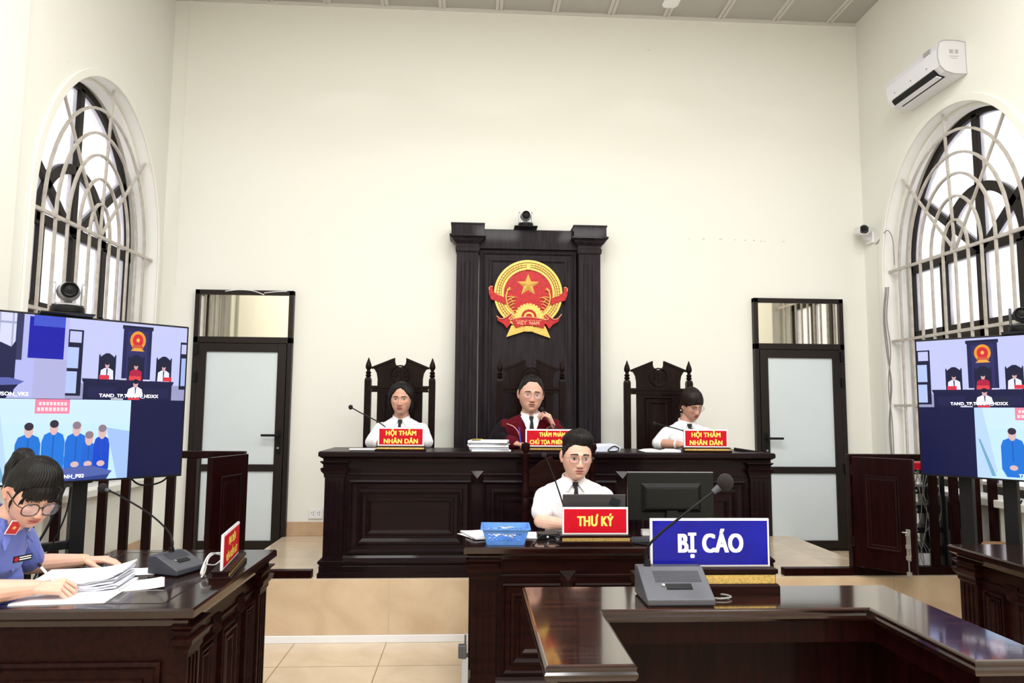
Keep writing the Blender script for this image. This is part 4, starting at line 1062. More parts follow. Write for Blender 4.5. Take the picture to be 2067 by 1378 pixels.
paper_pile('thick fanned pile of white papers in front of the woman in the blue shirt', (-1.50, 2.965, .80), .12, .31, .215, 7, .09, .028)
sheets('paper_sheet', 'white sheet under the writing hand of the woman in the blue shirt', 'paper', (-1.47, 2.80, .80), .08, .32, .17, 3, .0012, fan=.03)
sheets('paper_sheet', 'loose white sheet between the paper pile and the left desk microphone', 'paper', (-1.335, 2.98, .80), .42, .24, .17, 2, .0012, fan=.04, curl=.006)
sheets('paper_sheet', 'loose white sheet behind the paper pile, beside the left desk microphone', 'paper', (-1.355, 3.245, .80), .30, .19, .14, 2, .0012, fan=.04, curl=.006)

# ---- pan-tilt conference cameras
def ptz(label, loc, rz, m='silver', shelf=True, k=1.0):
    t = thing('conference_camera', label, 'camera', loc, rz, 'pan-tilt conference cameras')
    S = lambda *a: tuple(v*k for v in a)
    MB().lathe([(r*k, z*k) for r, z in [(0, .004), (.066, .004), (.070, .012), (.068, .034), (.058, .040), (0, .040)]], None, 28).build('base', M['black'], t, smooth=40)
    for s in (-1, 1):
        MB().prism([(x*k, y*k) for x, y in [(-.026, .040), (.030, .040), (.026, .10), (.018, .138), (-.005, .148), (-.024, .130), (-.028, .09)]], s*.050*k, s*.064*k, SIDE_R).build('yoke_arm', M[m], t, bevel=.004)
    MB().box(S(-.05, -.022, .040), S(.05, .026, .054)).build('yoke_base', M[m], t, bevel=.004)
    MB().ball(S(0, .002, .105), .045*k, 20, (.048*k, .046*k, .046*k)).build('head_shell', M[m], t, smooth=True)
    MB().lathe([(r*k, z*k) for r, z in [(0, .02), (.034, .02), (.036, .055), (.030, .060), (.027, .050), (.020, .046), (0, .050)]], T_(0, 0, .108*k, math.radians(90)), 24).build('lens', M['black'], t, smooth=40)
    if shelf: MB().box(S(-.105, -.07, -.004), S(.105, .075, .0035)).build('shelf_plate', M['black'], t, bevel=.002)
    return t
ptz('small conference camera on top of the tall wooden backdrop', (.470, 6.36, 3.152), 0, 'silver', True, 1.0)

# ================================================================== SCREENS
def tv(label, right_top, dirv, Wd=1.2, H=.81, legs=(), cross=True, swap=False):
    """large display; origin at the centre of its bottom edge, front faces local -Y"""
    cx, cy = right_top
    rz = math.atan2(dirv[1], dirv[0])
    t = thing('video_screen', label, 'screen', (cx, cy, 1.135), rz)
    b = MB(); b.box((-Wd/2, .0, 0), (Wd/2, .035, H)); b.build('casing', M['black'], t, bevel=.005)
    MB().box((-Wd*.3, .035, .12), (Wd*.3, .075, H*.75)).build('rear_housing', M['black'], t, bevel=.01)
    mb = MB(front(-.0005)); bz = .010
    Z = [0]
    def rc(u0, v0, u1, v1, c):
        Z[0] += 1; z = Z[0]*.00002; mb.color(c)
        X = lambda u: -Wd/2+bz+(Wd-2*bz)*u; Yv = lambda v: bz+(H-2*bz)*v
        mb.add([(X(u0), Yv(v0), z), (X(u1), Yv(v0), z), (X(u1), Yv(v1), z), (X(u0), Yv(v1), z)], [(0, 1, 2, 3)])
    def pl(pts, c):
        Z[0] += 1; z = Z[0]*.00002; mb.color(c)
        mb.add([(-Wd/2+bz+(Wd-2*bz)*u, bz+(H-2*bz)*v, z) for u, v in pts], [tuple(range(len(pts)))])
    def el(u, v, ru, rv, c, n=16): pl([(u+ru*math.cos(2*PI*k/n), v+rv*math.sin(2*PI*k/n)) for k in range(n)], c)
    navy = (.002, .004, .045); dark = (.006, .008, .035); lav = (.50, .53, .90); sk = (.60, .36, .38)
    rc(0, 0, 1, 1, navy)
    # ---- courtroom cell (u .5-1, v .5-1)
    def cell(U, V, s, k):  # helper for local coordinates inside a cell
        return U+s[0]*k, V+s[1]*k
    def court(U0, V0, w, h):
        P = lambda a, b: (U0+w*a, V0+h*(1-b))
        def R_(a0, b0, a1, b1, c): (u0, v1), (u1, v0) = P(a0, b0), P(a1, b1); rc(u0, v0, u1, v1, c)
        def G(pts, c): pl([P(a, b) for a, b in pts], c)
        R_(0, 0, 1, 1, lav); R_(0, .80, 1, 1, (.30, .30, .50))
        R_(0, .14, .115, .96, dark); R_(.01, .16, .10, .30, (.50, .52, .80)); R_(.0, .36, .085, .62, (.42, .52, .85)); R_(.0, .66, .08, .93, (.42, .52, .85))
        R_(.945, .20, 1, .85, dark); R_(.955, .23, 1, .36, (.50, .52, .80)); R_(.96, .42, 1, .80, (.35, .45, .80))
        R_(.425, .03, .69, .08, dark); R_(.435, .06, .68, .80, (.012, .012, .075)); R_(.47, .10, .65, .78, (.022, .022, .11))
        a, b = P(.56, .22); el(a, b, w*.068, h*.125, (.75, .30, .03)); el(a, b, w*.046, h*.085, (.62, .02, .03)); el(a, b+.002, w*.016, h*.03, (.9, .5, .1), 5)
        G([(.51, .33), (.61, .33), (.60, .28), (.52, .28)], (.55, .10, .04)); G([(.50, .36), (.62, .36), (.59, .32), (.53, .32)], (.75, .36, .05))
        for c0, lo in ((.315, .42), (.555, .44), (.80, .42)):
            G([(c0-.07, .76), (c0-.07, .44), (c0-.062, .42), (c0-.055, .46), (c0-.05, .45), (c0-.015, .41), (c0+.015, .41), (c0+.05, .45), (c0+.055, .46), (c0+.062, .42), (c0+.07, .44), (c0+.07, .76)], dark)
        for c0, cc in ((.315, (.75, .75, .92)), (.80, (.75, .75, .92)), (.555, (.40, .01, .05))):
            G([(c0-.055, .76), (c0-.05, .63), (c0-.02, .60), (c0+.02, .60), (c0+.05, .63), (c0+.055, .76)], cc)
            a, b = P(c0, .56); el(a, b, w*.017, h*.045, sk); el(a, b+h*.025, w*.018, h*.026, (.01, .01, .03))
            if cc[0] > .5: G([(c0-.006, .61), (c0+.006, .61), (c0+.004, .70), (c0-.004, .70)], (.02, .02, .10))
        G([(.12, .74), (.90, .75), (.885, .80), (.13, .79)], (.008, .008, .05)); R_(.135, .78, .88, 1, (.006, .006, .045)); R_(.17, .84, .40, .97, (.010, .010, .065)); R_(.63, .84, .85, .97, (.010, .010, .065))
        for c0 in (.295, .835): R_(c0-.04, .69, c0+.04, .745, (.66, .03, .06))
        R_(.50, .69, .60, .745, (.70, .05, .06)); R_(.42, .725, .48, .745, (.6, .6, .8)); R_(.62, .73, .68, .75, (.6, .6, .8))
        G([(.485, .96), (.50, .86), (.54, .83), (.58, .83), (.615, .86), (.63, .96)], (.78, .78, .95)); a, b = P(.56, .79); el(a, b, w*.021, h*.055, sk); el(a, b+h*.03, w*.024, h*.032, (.005, .005, .02)); G([(.555, .84), (.566, .84), (.563, .92), (.558, .92)], (.01, .01, .05))
        R_(.625, .87, .76, .99, (.012, .016, .05)); R_(.50, .975, .60, 1, (.72, .04, .06)); R_(.36, .985, .46, 1, (.7, .7, .8))
        return P
    court(0 if swap else .5, .5, .5, .5); pu = .5 if swap else 0
    # ---- prosecutors' cell
    P = lambda a, b: (pu+.5*a, 1-.5*b)
    def R_(a0, b0, a1, b1, c): (u0, v1), (u1, v0) = P(a0, b0), P(a1, b1); rc(u0, v0, u1, v1, c)
    def G(pts, c): pl([P(a, b) for a, b in pts], c)
    R_(0, 0, 1, 1, (.42, .44, .78)); R_(0, 0, .66, .52, (.62, .64, .92))
    for a in (.05, .14, .23, .32, .41, .50, .59): R_(a, 0, a+.012, .52, (.36, .38, .55))
    R_(0, .10, .66, .125, (.34, .36, .52)); R_(0, .48, .66, .53, (.04, .04, .12)); R_(.37, 0, .395, .9, (.02, .02, .08)); R_(.20, 0, .22, .52, (.03, .03, .09)); R_(.62, .0, .67, .55, (.03, .03, .10))
    R_(.71, .02, .97, .52, (.004, .006, .36)); R_(.74, .0, .97, .13, (.05, .08, .55)); R_(.76, .52, 1, 1, (.40, .40, .66))
    for c0 in (.12, .52):
        G([(c0-.10, .95), (c0-.10, .36), (c0-.09, .33), (c0-.075, .40), (c0, .35), (c0+.075, .40), (c0+.10, .33), (c0+.11, .36), (c0+.11, .95)], (.010, .012, .06))
    G([(.18, .98), (.18, .62), (.21, .52), (.26, .50), (.29, .60), (.31, .98)], (.06, .14, .60)); a, b = P(.235, .44); el(a, b, .018, .035, (.5, .34, .42)); el(a, b+.012, .019, .028, (.01, .01, .05))
    G([(.0, .78), (.60, .76), (.70, .80), (.66, .84), (.0, .90)], (.10, .12, .40)); G([(.0, .90), (.66, .84), (.58, 1), (0, 1)], (.004, .006, .05)); G([(.16, .80), (.34, .79), (.30, .84), (.13, .84)], (.75, .75, .9))
    # ---- detention room picture, centred in the lower half
    P = lambda a, b: (.235+.53*a, .497*(1-b))
    R_(0, 0, 1, 1, (.52, .74, .96)); R_(0, .0, 1, .3, (.56, .75, .97)); G([(.82, .35), (1, .40), (1, 1), (.92, 1)], (.34, .50, .84)); G([(0, 0), (.06, 0), (.15, .9), (.10, 1), (0, 1)], (.45, .62, .92)); G([(.02, .45), (.035, .45), (.14, .97), (.11, .97)], (.16, .36, .55))
    R_(.30, .0, .54, .175, (.80, .22, .34)); 
    for a in range(8): R_(.325+a*.025, .035, .343+a*.025, .075, (.95, .70, .72)); R_(.315+a*.027, .10, .335+a*.027, .145, (.95, .70, .72))
    R_(.45, .70, .80, .80, (.10, .34, .42))
    for c0, top, w_, hc, bl in ((.27, .31, .085, .42, (.010, .16, .62)), (.44, .28, .08, .39, (.012, .17, .66)), (.60, .30, .078, .41, (.010, .14, .62)), (.695, .43, .05, .52, (.012, .12, .58)), (.79, .34, .06, .45, (.006, .06, .55))):
        G([(c0-w_, .86), (c0-w_, hc+.12), (c0-w_*.8, hc+.04), (c0-w_*.2, hc), (c0+w_*.2, hc), (c0+w_*.8, hc+.04), (c0+w_, hc+.12), (c0+w_, .86), (c0+w_*.6, .97), (c0-w_*.6, .97)], bl)
        a, b = P(c0, (top+hc)/2+.01); el(a, b, .016, .045, (.66, .44, .42)); el(a, b+.022, .0165, .024, (.03, .02, .04) if c0 < .5 else (.25, .18, .22))
        a, b = P(c0, .80 if c0 > .5 else .84); el(a, b, .016, .018, (.66, .44, .44))
        G([(c0-.004, hc+.05), (c0+.004, hc+.05), (c0+.004, .75), (c0-.004, .75)], (.006, .09, .42))
    G([(.38, .86), (.72, .82), (.88, .90), (.86, .94), (.40, 1.0), (.36, 1.0)], (.08, .12, .38)); G([(.40, 1.0), (.86, .94), (.84, 1.0)], (.03, .05, .22))
    mb.build('picture', M['screen'], t)
    tw = mat('screen_caption', (.9, .9, .95), .4); b_ = tw.node_tree.nodes['Principled BSDF']; b_.inputs['Emission Color'].default_value = (.85, .87, 1, 1); b_.inputs['Emission Strength'].default_value = .8
    XX = lambda u: -Wd/2+bz+(Wd-2*bz)*u; ZZ = lambda v: bz+(H-2*bz)*v
    text('caption', 'TAND_TP.TUSON_HDXX', .024, tw, t, T_(XX(.755-pu), -.0062, ZZ(.515)) @ FRONT, 1.0, .0006)
    text('caption', 'TAND_TP.TUSON_VKS', .024, tw, t, T_(XX(.255+pu), -.0062, ZZ(.515)) @ FRONT, 1.0, .0006)
    text('caption', 'TTG_BAC NINH_P02', .024, tw, t, T_(XX(.49), -.0062, ZZ(.018)) @ FRONT, 1.0, .0006)
    # floor stand
    for u in legs:
        MB().box((u-.034, .078, -1.135), (u+.034, .135, .40)).build('stand_leg', M['black'], t, bevel=.004)
    a, b = min(legs), max(legs)
    if cross: MB().box((a-.16, .09, -.33), (b, .125, -.29)).build('crossbar', M['black'], t, bevel=.004)
    MB().box((a-.06, .05, -1.135), (b+.06, .36, -1.11)).build('stand_foot', M['black'], t, bevel=.004)
    return t
d = Vector((-.703, -.711)); c = Vector((-1.557, 4.014))+d*.585
tvl = tv('large lit video screen on a black stand behind the left desk', tuple(c), (-d.x, -d.y), Wd=1.17, legs=(-.10, .12))
d = Vector((.601, -.799)); c = Vector((2.69, 4.202))+d*.63
tvr = tv('large lit video screen at the right edge, before the right railing', tuple(c), (d.x, d.y), Wd=1.26, legs=(-.42, -.20), cross=False, swap=True)
ptz('conference camera standing on top of the left video screen', (-1.985, 3.60, 1.951), math.radians(34), 'silver', True, 1.08)
ptz('dark conference camera on top of the right video screen, at the picture edge', (3.045, 3.78, 1.951), math.radians(-40), 'char', True, .95)
# screen wires
tag(MB().tube([(-1.80, 3.90, 1.16), (-1.76, 3.99, 1.09), (-1.68, 4.06, 1.10), (-1.63, 4.10, 1.17)], .005, 7).build('hanging_cable', M['black'], smooth=True), 'black cable sagging under the lower right corner of the left screen', 'cable')
mb = MB(); mb.tube([(-1.93, 3.58, 1.12), (-1.98, 3.56, .95), (-2.06, 3.50, .72), (-2.10, 3.46, .40)], .006, 7); mb.tube([(-1.91, 3.60, 1.12), (-1.94, 3.60, .95), (-2.04, 3.54, .66)], .004, 7)
tag(mb.build('power_cable', M['black'], smooth=True), 'black cables hanging below the left screen beside its stand', 'cable')
# equipment rack and cable mess behind the right railing
rk = thing('equipment_rack', 'open black equipment rack full of devices and wires behind the right railing', 'rack', (3.27, 5.20, .262))
for sx in (-.17, .15):
    for sy in (-.1, .1): MB().box((sx-.012, sy-.012, 0), (sx+.012, sy+.012, .88)).build('post', M['black'], rk)
for z, h in ((.05, .05), (.22, .07), (.38, .04), (.52, .06), (.66, .05), (.80, .03)):
    MB().box((-.155, -.09, z), (.135, .10, z+h)).build('device', M['black'], rk, bevel=.003)
    MB().box((-.09+z*.03, -.0925, z+h*.3), (-.05+z*.03, -.0905, z+h*.6)).build('device_light', M['grey'], rk)
MB().box((-.16, -.09, .832), (.13, .08, .88)).build('red_box', M['sign_red'], rk)
MB().box((-.05, -.12, .10), (.03, -.095, .24)).build('white_adapter', M['white'], rk)
random.seed(9); mb = MB()
for k in range(12):
    x = random.uniform(-.14, .12); P = [(x+random.uniform(-.05, .05), -.11-random.uniform(0, .02), .82-i*.15+random.uniform(-.03, .03)) for i in range(6)]
    mb.tube(P, .0028, 5, sub=4)
rm = mb.build('loose_wires', M['cable_grey'], rk); rm['kind'] = 'stuff'
mb = MB()
for k in range(9):
    cx = 3.36+random.uniform(-.06, .10); P = [(cx+.06*math.cos(a+k), 5.14+random.uniform(-.03, .03), .275+.055*(1+math.sin(a+k*1.3))) for a in (0, 1.2, 2.4, 3.6, 4.8)]
    mb.tube(P, .004, 6, closed=True, sub=4)
o = mb.build('cable_tangle', M['cable'], smooth=True); o['kind'] = 'stuff'; tag(o, 'tangle of white and grey cables on the low floor behind the right railing', 'cables')
pc = thing('computer_tower', 'dark grey computer tower behind the right railing', 'computer', (3.585, 5.33, .262))
MB().box((-.10, -.17, .0), (.10, .17, .64)).build('case', mat('dark_grey_case', (.045, .046, .047), .5), pc, bevel=.01); MB().box((-.09, -.173, .40), (.09, -.1705, .60)).build('front_bezel', M['black'], pc)
st = thing('wooden_stool', 'low brown round stool below the right window', 'stool', (3.50, 4.62, 0))
MB().lathe([(0, .58), (.12, .58), (.13, .60), (.13, .635), (.12, .65), (0, .65)], None, 28).build('seat', M['cardboard'], st, smooth=40)
for k in range(4):
    a = PI/4+k*PI/2; MB().cyl((.115*math.cos(a), .115*math.sin(a), 0), (.085*math.cos(a), .085*math.sin(a), .58), .013, .016).build('leg', M['cardboard'], st)
mb = MB(); mb.tube([(XR-.02, 4.72, .95), (XR-.05, 4.75, .8), (XR-.04, 4.80, .6), (XR-.05, 4.78, .45)], .006, 7); mb.tube([(XR-.02, 4.68, .93), (XR-.07, 4.70, .78), (XR-.06, 4.72, .55)], .005, 7)
tag(mb.build('wall_cable', M['black'], smooth=True), 'black cables curving down the wall under the right window', 'cable')
ws = thing('wall_switch', 'white wall switch low on the left wall, seen between the railing bars', 'switch', (XL+.001, 4.55, .95), 0)
MB(SIDE_R).rings((-.04, .04, -.055, .055), [(0, 0), (0, .006), (-.003, .009)]).build('faceplate', M['white'], ws); MB(SIDE_R).box((-.012, -.02, .009), (.012, .02, .012)).build('rocker', M['white'], ws)

# ================================================================== PEOPLE
from mathutils.kdtree import KDTree
def cl(v, a=0.0, b=1.0): return max(a, min(b, v))
def sst(a, b, x): t = cl((x-a)/(b-a)); return t*t*(3-2*t)
FACE = dict(jaw=.30, wide=1.0, nose=1.0, cheek=1.0, chin=1.0)
def head_pt(az, el, f, feat=True, t=0.0):
    ce, se = math.cos(el), math.sin(el); dx, dy, dz = math.sin(az)*ce, -math.cos(az)*ce, se
    ax, ay, az_ = .0735*f['wide'], .092, .118
    r = (abs(dx/ax)**2.3+abs(dy/ay)**2.3+abs(dz/az_)**2.3)**(-1/2.3)+t
    x, y, z = dx*r, dy*r, dz*r
    k = cl(-z/.118)
    x *= 1-f['jaw']*k**1.7
    if y > 0: y *= 1-.42*k
    else:
        y *= 1+.30*k*k
        y = -((abs(y)/.092)**.86)*.092
    # squarer jaw corner
    if feat and dy < .25:
        wf = sst(-.25, .45, -dy)
        X = abs(x)
        g = lambda x0, z0, sx, sz: math.exp(-((X-x0)/sx)**2-((z-z0)/sz)**2)
        h = 0.0
        h -= .0085*g(.031, .000, .019, .012)
        h += .0040*g(.026, .021, .026, .008)
        h += .0028*g(.010, .018, .012, .010)
        br = sst(.020, -.034, z)*(1-sst(-.038, -.049, z))
        h += (.003+.0185*f['nose']*br**1.1)*math.exp(-(x/(.0075+.0045*br))**2)*(1 if z < .02 else math.exp(-((z-.02)/.01)**2))*(1-sst(-.043, -.050, z))
        h += .0080*f['nose']*g(.0125, -.0385, .0062, .0070)
        h += .0062*math.exp(-(x/.019)**2)*math.exp(-((z+.0585)/.0052)**2)
        h += .0066*math.exp(-(x/.016)**2)*math.exp(-((z+.0700)/.0056)**2)
        h -= .0055*math.exp(-(x/.019)**4)*math.exp(-((z+.0640)/.0024)**2)
        h -= .0020*math.exp(-(x/.016)**2)*math.exp(-((z+.080)/.005)**2)
        h += .0065*f['chin']*math.exp(-(x/.020)**2)*math.exp(-((z+.098)/.014)**2)
        h += .0045*f['cheek']*g(.042, -.020, .020, .018)
        h -= .0018*g(.026, -.045, .006, .016)
        y -= wf*h
    return (x, y, z)
def head_geo(f, feat=True, tf=None, na=150, ne=110):
    vs = []; fs = []
    for j in range(ne+1):
        el = -PI/2+PI*j/ne
        if j in (0, ne): vs.append(head_pt(0, el, f, False, tf(0, el) if tf else 0)); continue
        for i in range(na):
            az = 2*PI*i/na
            if az > PI: az -= 2*PI
            vs.append(head_pt(az, el, f, feat, tf(az, el) if tf else 0))
    idx = lambda j, i: 0 if j == 0 else (len(vs)-1 if j == ne else 1+(j-1)*na+i % na)
    for j in range(ne):
        for i in range(na):
            a, b, c, d = idx(j, i), idx(j, i+1), idx(j+1, i+1), idx(j+1, i)
            if j == 0: fs.append((a, c, d))
            elif j == ne-1: fs.append((a, b, c))
            else: fs.append((a, b, c, d))
    return vs, fs
def interp(tab, a):
    for (a0, v0), (a1, v1) in zip(tab, tab[1:]):
        if a <= a1:
            t = (a-a0)/(a1-a0); t = t*t*(3-2*t); return v0+(v1-v0)*t
    return tab[-1][1]
def remesh(mb, name, voxel, smooth_it=2, fac=.5):
    me = mb.mesh('tmp'); o = bpy.data.objects.new('tmp', me); COL.objects.link(o)
    md = o.modifiers.new('r', 'REMESH'); md.mode = 'VOXEL'; md.voxel_size = voxel; md.adaptivity = 0
    if smooth_it:
        sm = o.modifiers.new('s', 'SMOOTH'); sm.factor = fac; sm.iterations = smooth_it
    dg = bpy.context.evaluated_depsgraph_get(); me2 = bpy.data.meshes.new_from_object(o.evaluated_get(dg)); me2.name = name
    bpy.data.objects.remove(o); bpy.data.meshes.remove(me)
    me2.polygons.foreach_set('use_smooth', [True]*len(me2.polygons))
    return me2
def link_mesh(me, name, m, parent):
    o = bpy.data.objects.new(name, me); COL.objects.link(o); me.materials.clear(); me.materials.append(m)
    if parent is not None: o.parent = parent
    return o
def paint(me, fn):
    ca = me.color_attributes.new('Col', 'FLOAT_COLOR', 'POINT'); vals = []
    for v in me.vertices:
        c = fn(v.co); vals += [c[0], c[1], c[2], 1.0]
    ca.data.foreach_set('color', vals)
def displace(me, fn):
    me.calc_loop_triangles() if False else None
    nr = [v.normal.copy() for v in me.vertices]
    for v, n in zip(me.vertices, nr): v.co += n*fn(v.co)
def mix3(a, b, t): return tuple(a[i]+(b[i]-a[i])*t for i in range(3))

def hand(mb, wrist, fdir, down, thumb, s=1.0, curl=(.5, .5, .5, .5), spread=.05, tcurl=.4, tout=.8):
    """five-fingered hand; fdir = where fingers point, down = palm normal, thumb = +1/-1 side along fdir x down"""
    w = Vector(wrist); X = Vector(fdir).normalized(); Z = -Vector(down); Z = (Z-X*Z.dot(X)).normalized(); Y = Z.cross(X)*thumb
    P = lambda x, y, z: w+(X*x+Y*y+Z*z)*s
    cap = lambda a, ra, b, rb: mb.capsule(a, ra*s, b, rb*s, 12)
    for y0, y1, r in ((-.022, -.031, .0135), (-.010, -.011, .0145), (.004, .010, .0145), (.014, .029, .0135)):
        cap(P(.004, y0*.75, 0), r*.95, P(.080, y1, .002), r*.78)
    for i, (y, L, r) in enumerate(((.031, (.040, .024, .019), .0082), (.0105, (.045, .028, .020), .0086), (-.0105, (.042, .026, .020), .0082), (-.031, (.033, .020, .017), .0072))):
        a = 0.12; p = P(.082, y, .002); q = Vector((.082, y, .002)); sp = spread*(1.5-i)
        c = curl[i]
        for k, l in enumerate(L):
            a += c*(.75, 1.0, .8)[k]
            q2 = q+Vector((math.cos(a)*l*math.cos(sp), math.cos(a)*l*math.sin(sp), -math.sin(a)*l))
            cap(P(*q), r*(1-.07*k), P(*q2), r*(.93-.09*k)); q = q2
    q = Vector((.018, .022, -.006)); a = tout
    for k, (l, r) in enumerate(((.042, .0125), (.030, .0098), (.024, .0086))):
        q2 = q+Vector((math.cos(a)*l, math.sin(a)*l, -l*(.25+.25*tcurl*k)))
        cap(P(*q), r, P(*q2), r*.88); q = q2; a -= tcurl
def face_parts(t, f, Mh, sk, eyes=1.0, look=(0, 0), brow=(.012, .010, .010), browz=0.0, brow_h=1.0, glasses=None, lipc=(.42, .13, .12), gdrop=0.0):
    """eyes, eyebrows and spectacles placed on the face surface"""
    V, F = head_geo(f, True, None, 180, 180)
    fr = [v for v in V if v[1] < -.02]; kd = KDTree(len(fr))
    for i, v in enumerate(fr): kd.insert((v[0], 0, v[2]), i)
    kd.balance()
    def sy(x, z):
        n = kd.find_n((x, 0, z), 4); w = [1/(d+1e-5) for _, _, d in n]; return sum(fr[i][1]*ww for (_, i, _), ww in zip(n, w))/sum(w)
    for s in (-1, 1):
        mb = MB(Mh); x0 = s*.0305; W = .0140; Hh = .0056*eyes; nu, nv = 16, 10
        def pt(u, v):
            x = x0+u*W; z = .0005+v*Hh*(max(0, 1-u*u))**.62+(.0012*s*u if True else 0)
            return (x, sy(x0, 0)*.5+sy(x, z)*.5-.0054-.0020*(1-u*u)*(1-v*v), z)
        for i in range(nu):
            for j in range(nv):
                u0, u1 = -1+2*i/nu, -1+2*(i+1)/nu; v0, v1 = -1+2*j/nv, -1+2*(j+1)/nv
                c = pt((u0+u1)/2, (v0+v1)/2); dx = c[0]-x0-look[0]; dz = c[2]-.0008-look[1]; rr = math.hypot(dx, dz)
                col = (.62, .58, .56)
                if rr < .0056: col = (.022, .011, .008)
                if rr < .0022: col = (.004, .004, .004)
                if v1 > .72: col = (.025, .015, .013)
                if v0 < -.85: col = mix3(sk, (.2, .08, .07), .4)
                mb.color(col); mb.add([pt(u0, v0), pt(u1, v0), pt(u1, v1), pt(u0, v1)], [(0, 1, 2, 3)])
        link_mesh(mb.mesh('eye'), 'eye', M['eye'], t).data.polygons.foreach_set('use_smooth', [True]*(nu*nv))
        mb = MB(Mh); vs = []; n = 10
        for i in range(n+1):
            u = i/n; x = s*(.013+.036*u); z = .0222+browz+.0035*math.sin(u*2.6)-.0050*u; hh = (.0034-.0018*u)*brow_h
            y = sy(x, z)-.0038; vs += [(x, y, z-hh), (x, y-.0016, z), (x, y, z+hh), (x, y+.003, z)]
        fs = []
        for i in range(n):
            for k in range(4): fs.append((4*i+k, 4*i+(k+1) % 4, 4*i+4+(k+1) % 4, 4*i+4+k))
        mb.add(vs, fs); e = link_mesh(mb.mesh('eyebrow'), 'eyebrow', mat_brow(brow), t)
    if glasses:
        fm, gw, gh, rr = glasses
        g = MB(Mh); yb = sy(0, .004)-.006; ye = sy(.031, 0)-.021; zc = -.004-gdrop; lens = MB(Mh)
        for s in (-1, 1):
            P = []
            for k in range(28):
                a = 2*PI*k/28; cx, cz = math.cos(a), math.sin(a)
                cx = math.copysign(abs(cx)**.8, cx); cz = math.copysign(abs(cz)**.8, cz)
                P.append((s*.0335+gw*cx, ye+.003*abs(cx+s)*.5, zc+gh*cz))
            g.tube(P, rr, 6, True, 1); lens.add(P, [tuple(range(28))])
            g.tube([(s*(.0335+gw), ye+.002, zc+gh*.4), (s*.073*f['wide'], ye+.022, zc+gh*.5), (s*.0785*f['wide'], -.01, .006), (s*.078*f['wide'], .012, -.002)], rr*.9, 6)
        g.tube([(-.0335+gw, ye, zc+gh*.35), (0, ye-.003, zc+gh*.5), (.0335-gw, ye, zc+gh*.35)], rr, 6)
        go = g.build('spectacles', fm, t, smooth=True); lens.build('lens', M['lens'], go)
    return sy
_bm = {}
def mat_brow(c):
    if c not in _bm: _bm[c] = mat('eyebrow_hair', c, .7)
    return _bm[c]
def skin_fn(Mi, f, sk, lipc, hs):
    """skin colours by place on the head: lips, ruddy nose and cheeks, shade painted in nostrils and lip seam; elsewhere plain skin"""
    def fn(co):
        q = Mi @ co
        c = sk
        n_ = noise.noise(co*30)*.06; c = tuple(v*(1+n_) for v in c)
        if q.length < .15 and q.y < -.03:
            X = abs(q.x)
            up = math.exp(-(q.x/.0205)**4)*math.exp(-((q.z+.0590)/.0050)**4) if q.z > -.0640 else 0
            lo = math.exp(-(q.x/.018)**4)*math.exp(-((q.z+.0695)/.0056)**4) if q.z <= -.0640 else 0
            c = mix3(c, lipc, cl(max(up, lo)*1.3))
            c = mix3(c, (.12, .03, .03), .8*math.exp(-(q.x/.0205)**6)*math.exp(-((q.z+.0640)/.0022)**2))  # shade of the crease between the lips, painted dark
            rd = math.exp(-((X-.040)/.02)**2-((q.z+.026)/.02)**2)*.30+math.exp(-(q.x/.012)**2-((q.z+.038)/.012)**2)*.30
            c = mix3(c, (sk[0]*1.0, sk[1]*.62, sk[2]*.60), rd)
            nos = math.exp(-((X-.0085)/.0042)**2-((q.z+.0470)/.0034)**2); c = mix3(c, (.10, .03, .025), nos*.9)  # nostril shade put into the skin colour
        elif abs(abs(q.x)-.078) < .014 and abs(q.y-.01) < .03 and abs(q.z+.005) < .04: c = mix3(c, (sk[0], sk[1]*.7, sk[2]*.68), .4)
        return c
    return fn
def torso_secs(S, zs, hw, lean, k=1.0, d=0.0, bust=0.0):
    """S: scale; zs: shoulder height; hw: half shoulder width; lean(z) -> (x, y)"""
    out = []
    for z, rx, ry in ((.46, .165, .125), (.55, .165, .125), (zs-.33, .150, .108), (zs-.22, .155, .108), (zs-.12, hw*.92, .112+bust), (zs-.05, hw*1.0, .108), (zs+.005, hw*.98, .092), (zs+.035, hw*.78, .075), (zs+.058, hw*.50, .060), (zs+.075, .062, .052)):
        c = lean(z); out.append(((c[0], c[1], z), rx*k+d, ry*k+d))
    return out
def collar(t, nb, r, m, spread=.05, drop=.06, open_=0.0, R3=None):
    """shirt collar: stand band and two pointed leaves; nb = centre of the neck opening"""
    T = Matrix.Translation(nb) @ (R3 or Matrix.Identity(4))
    mb = MB(T); vs = []; fs = []; n = 22
    for i in range(n+1):
        a = -PI/2+(.22+open_)+(2*PI-.44-2*open_)*i/n; ca, sa = math.cos(a), math.sin(a); zz = .012*sa
        for rr, z in ((1.0, -.012), (.97, .028), (1.10, .030), (1.20, .004), (1.14, -.012)):
            vs.append((r*rr*ca, r*rr*.92*sa, z+zz*1.3))
    for i in range(n):
        for k in range(5): fs.append((5*i+k, 5*i+(k+1) % 5, 5*i+5+(k+1) % 5, 5*i+5+k))
    fs += [(0, 1, 2, 3, 4), tuple(5*n+k for k in (4, 3, 2, 1, 0))]
    mb.add(vs, fs)
    for s in (-1, 1):
        A = Vector((s*r*.95, -r*.55, .020)); B = Vector((s*(.004+open_*.05), -r*1.10, -.004-open_*.04)); C_ = Vector((s*(spread), -r*1.10-.030, -drop)); D = Vector((s*r*1.18, -r*.62, -.008))
        nn = Vector((0, -.006, .002)); P = [A, B, C_, D]
        mb.add([tuple(p+nn) for p in P]+[tuple(p-nn*.2) for p in P], [(0, 1, 2, 3), (7, 6, 5, 4), (0, 4, 5, 1), (1, 5, 6, 2), (2, 6, 7, 3), (3, 7, 4, 0)])
    return mb.build('collar', m, t, bevel=.002)
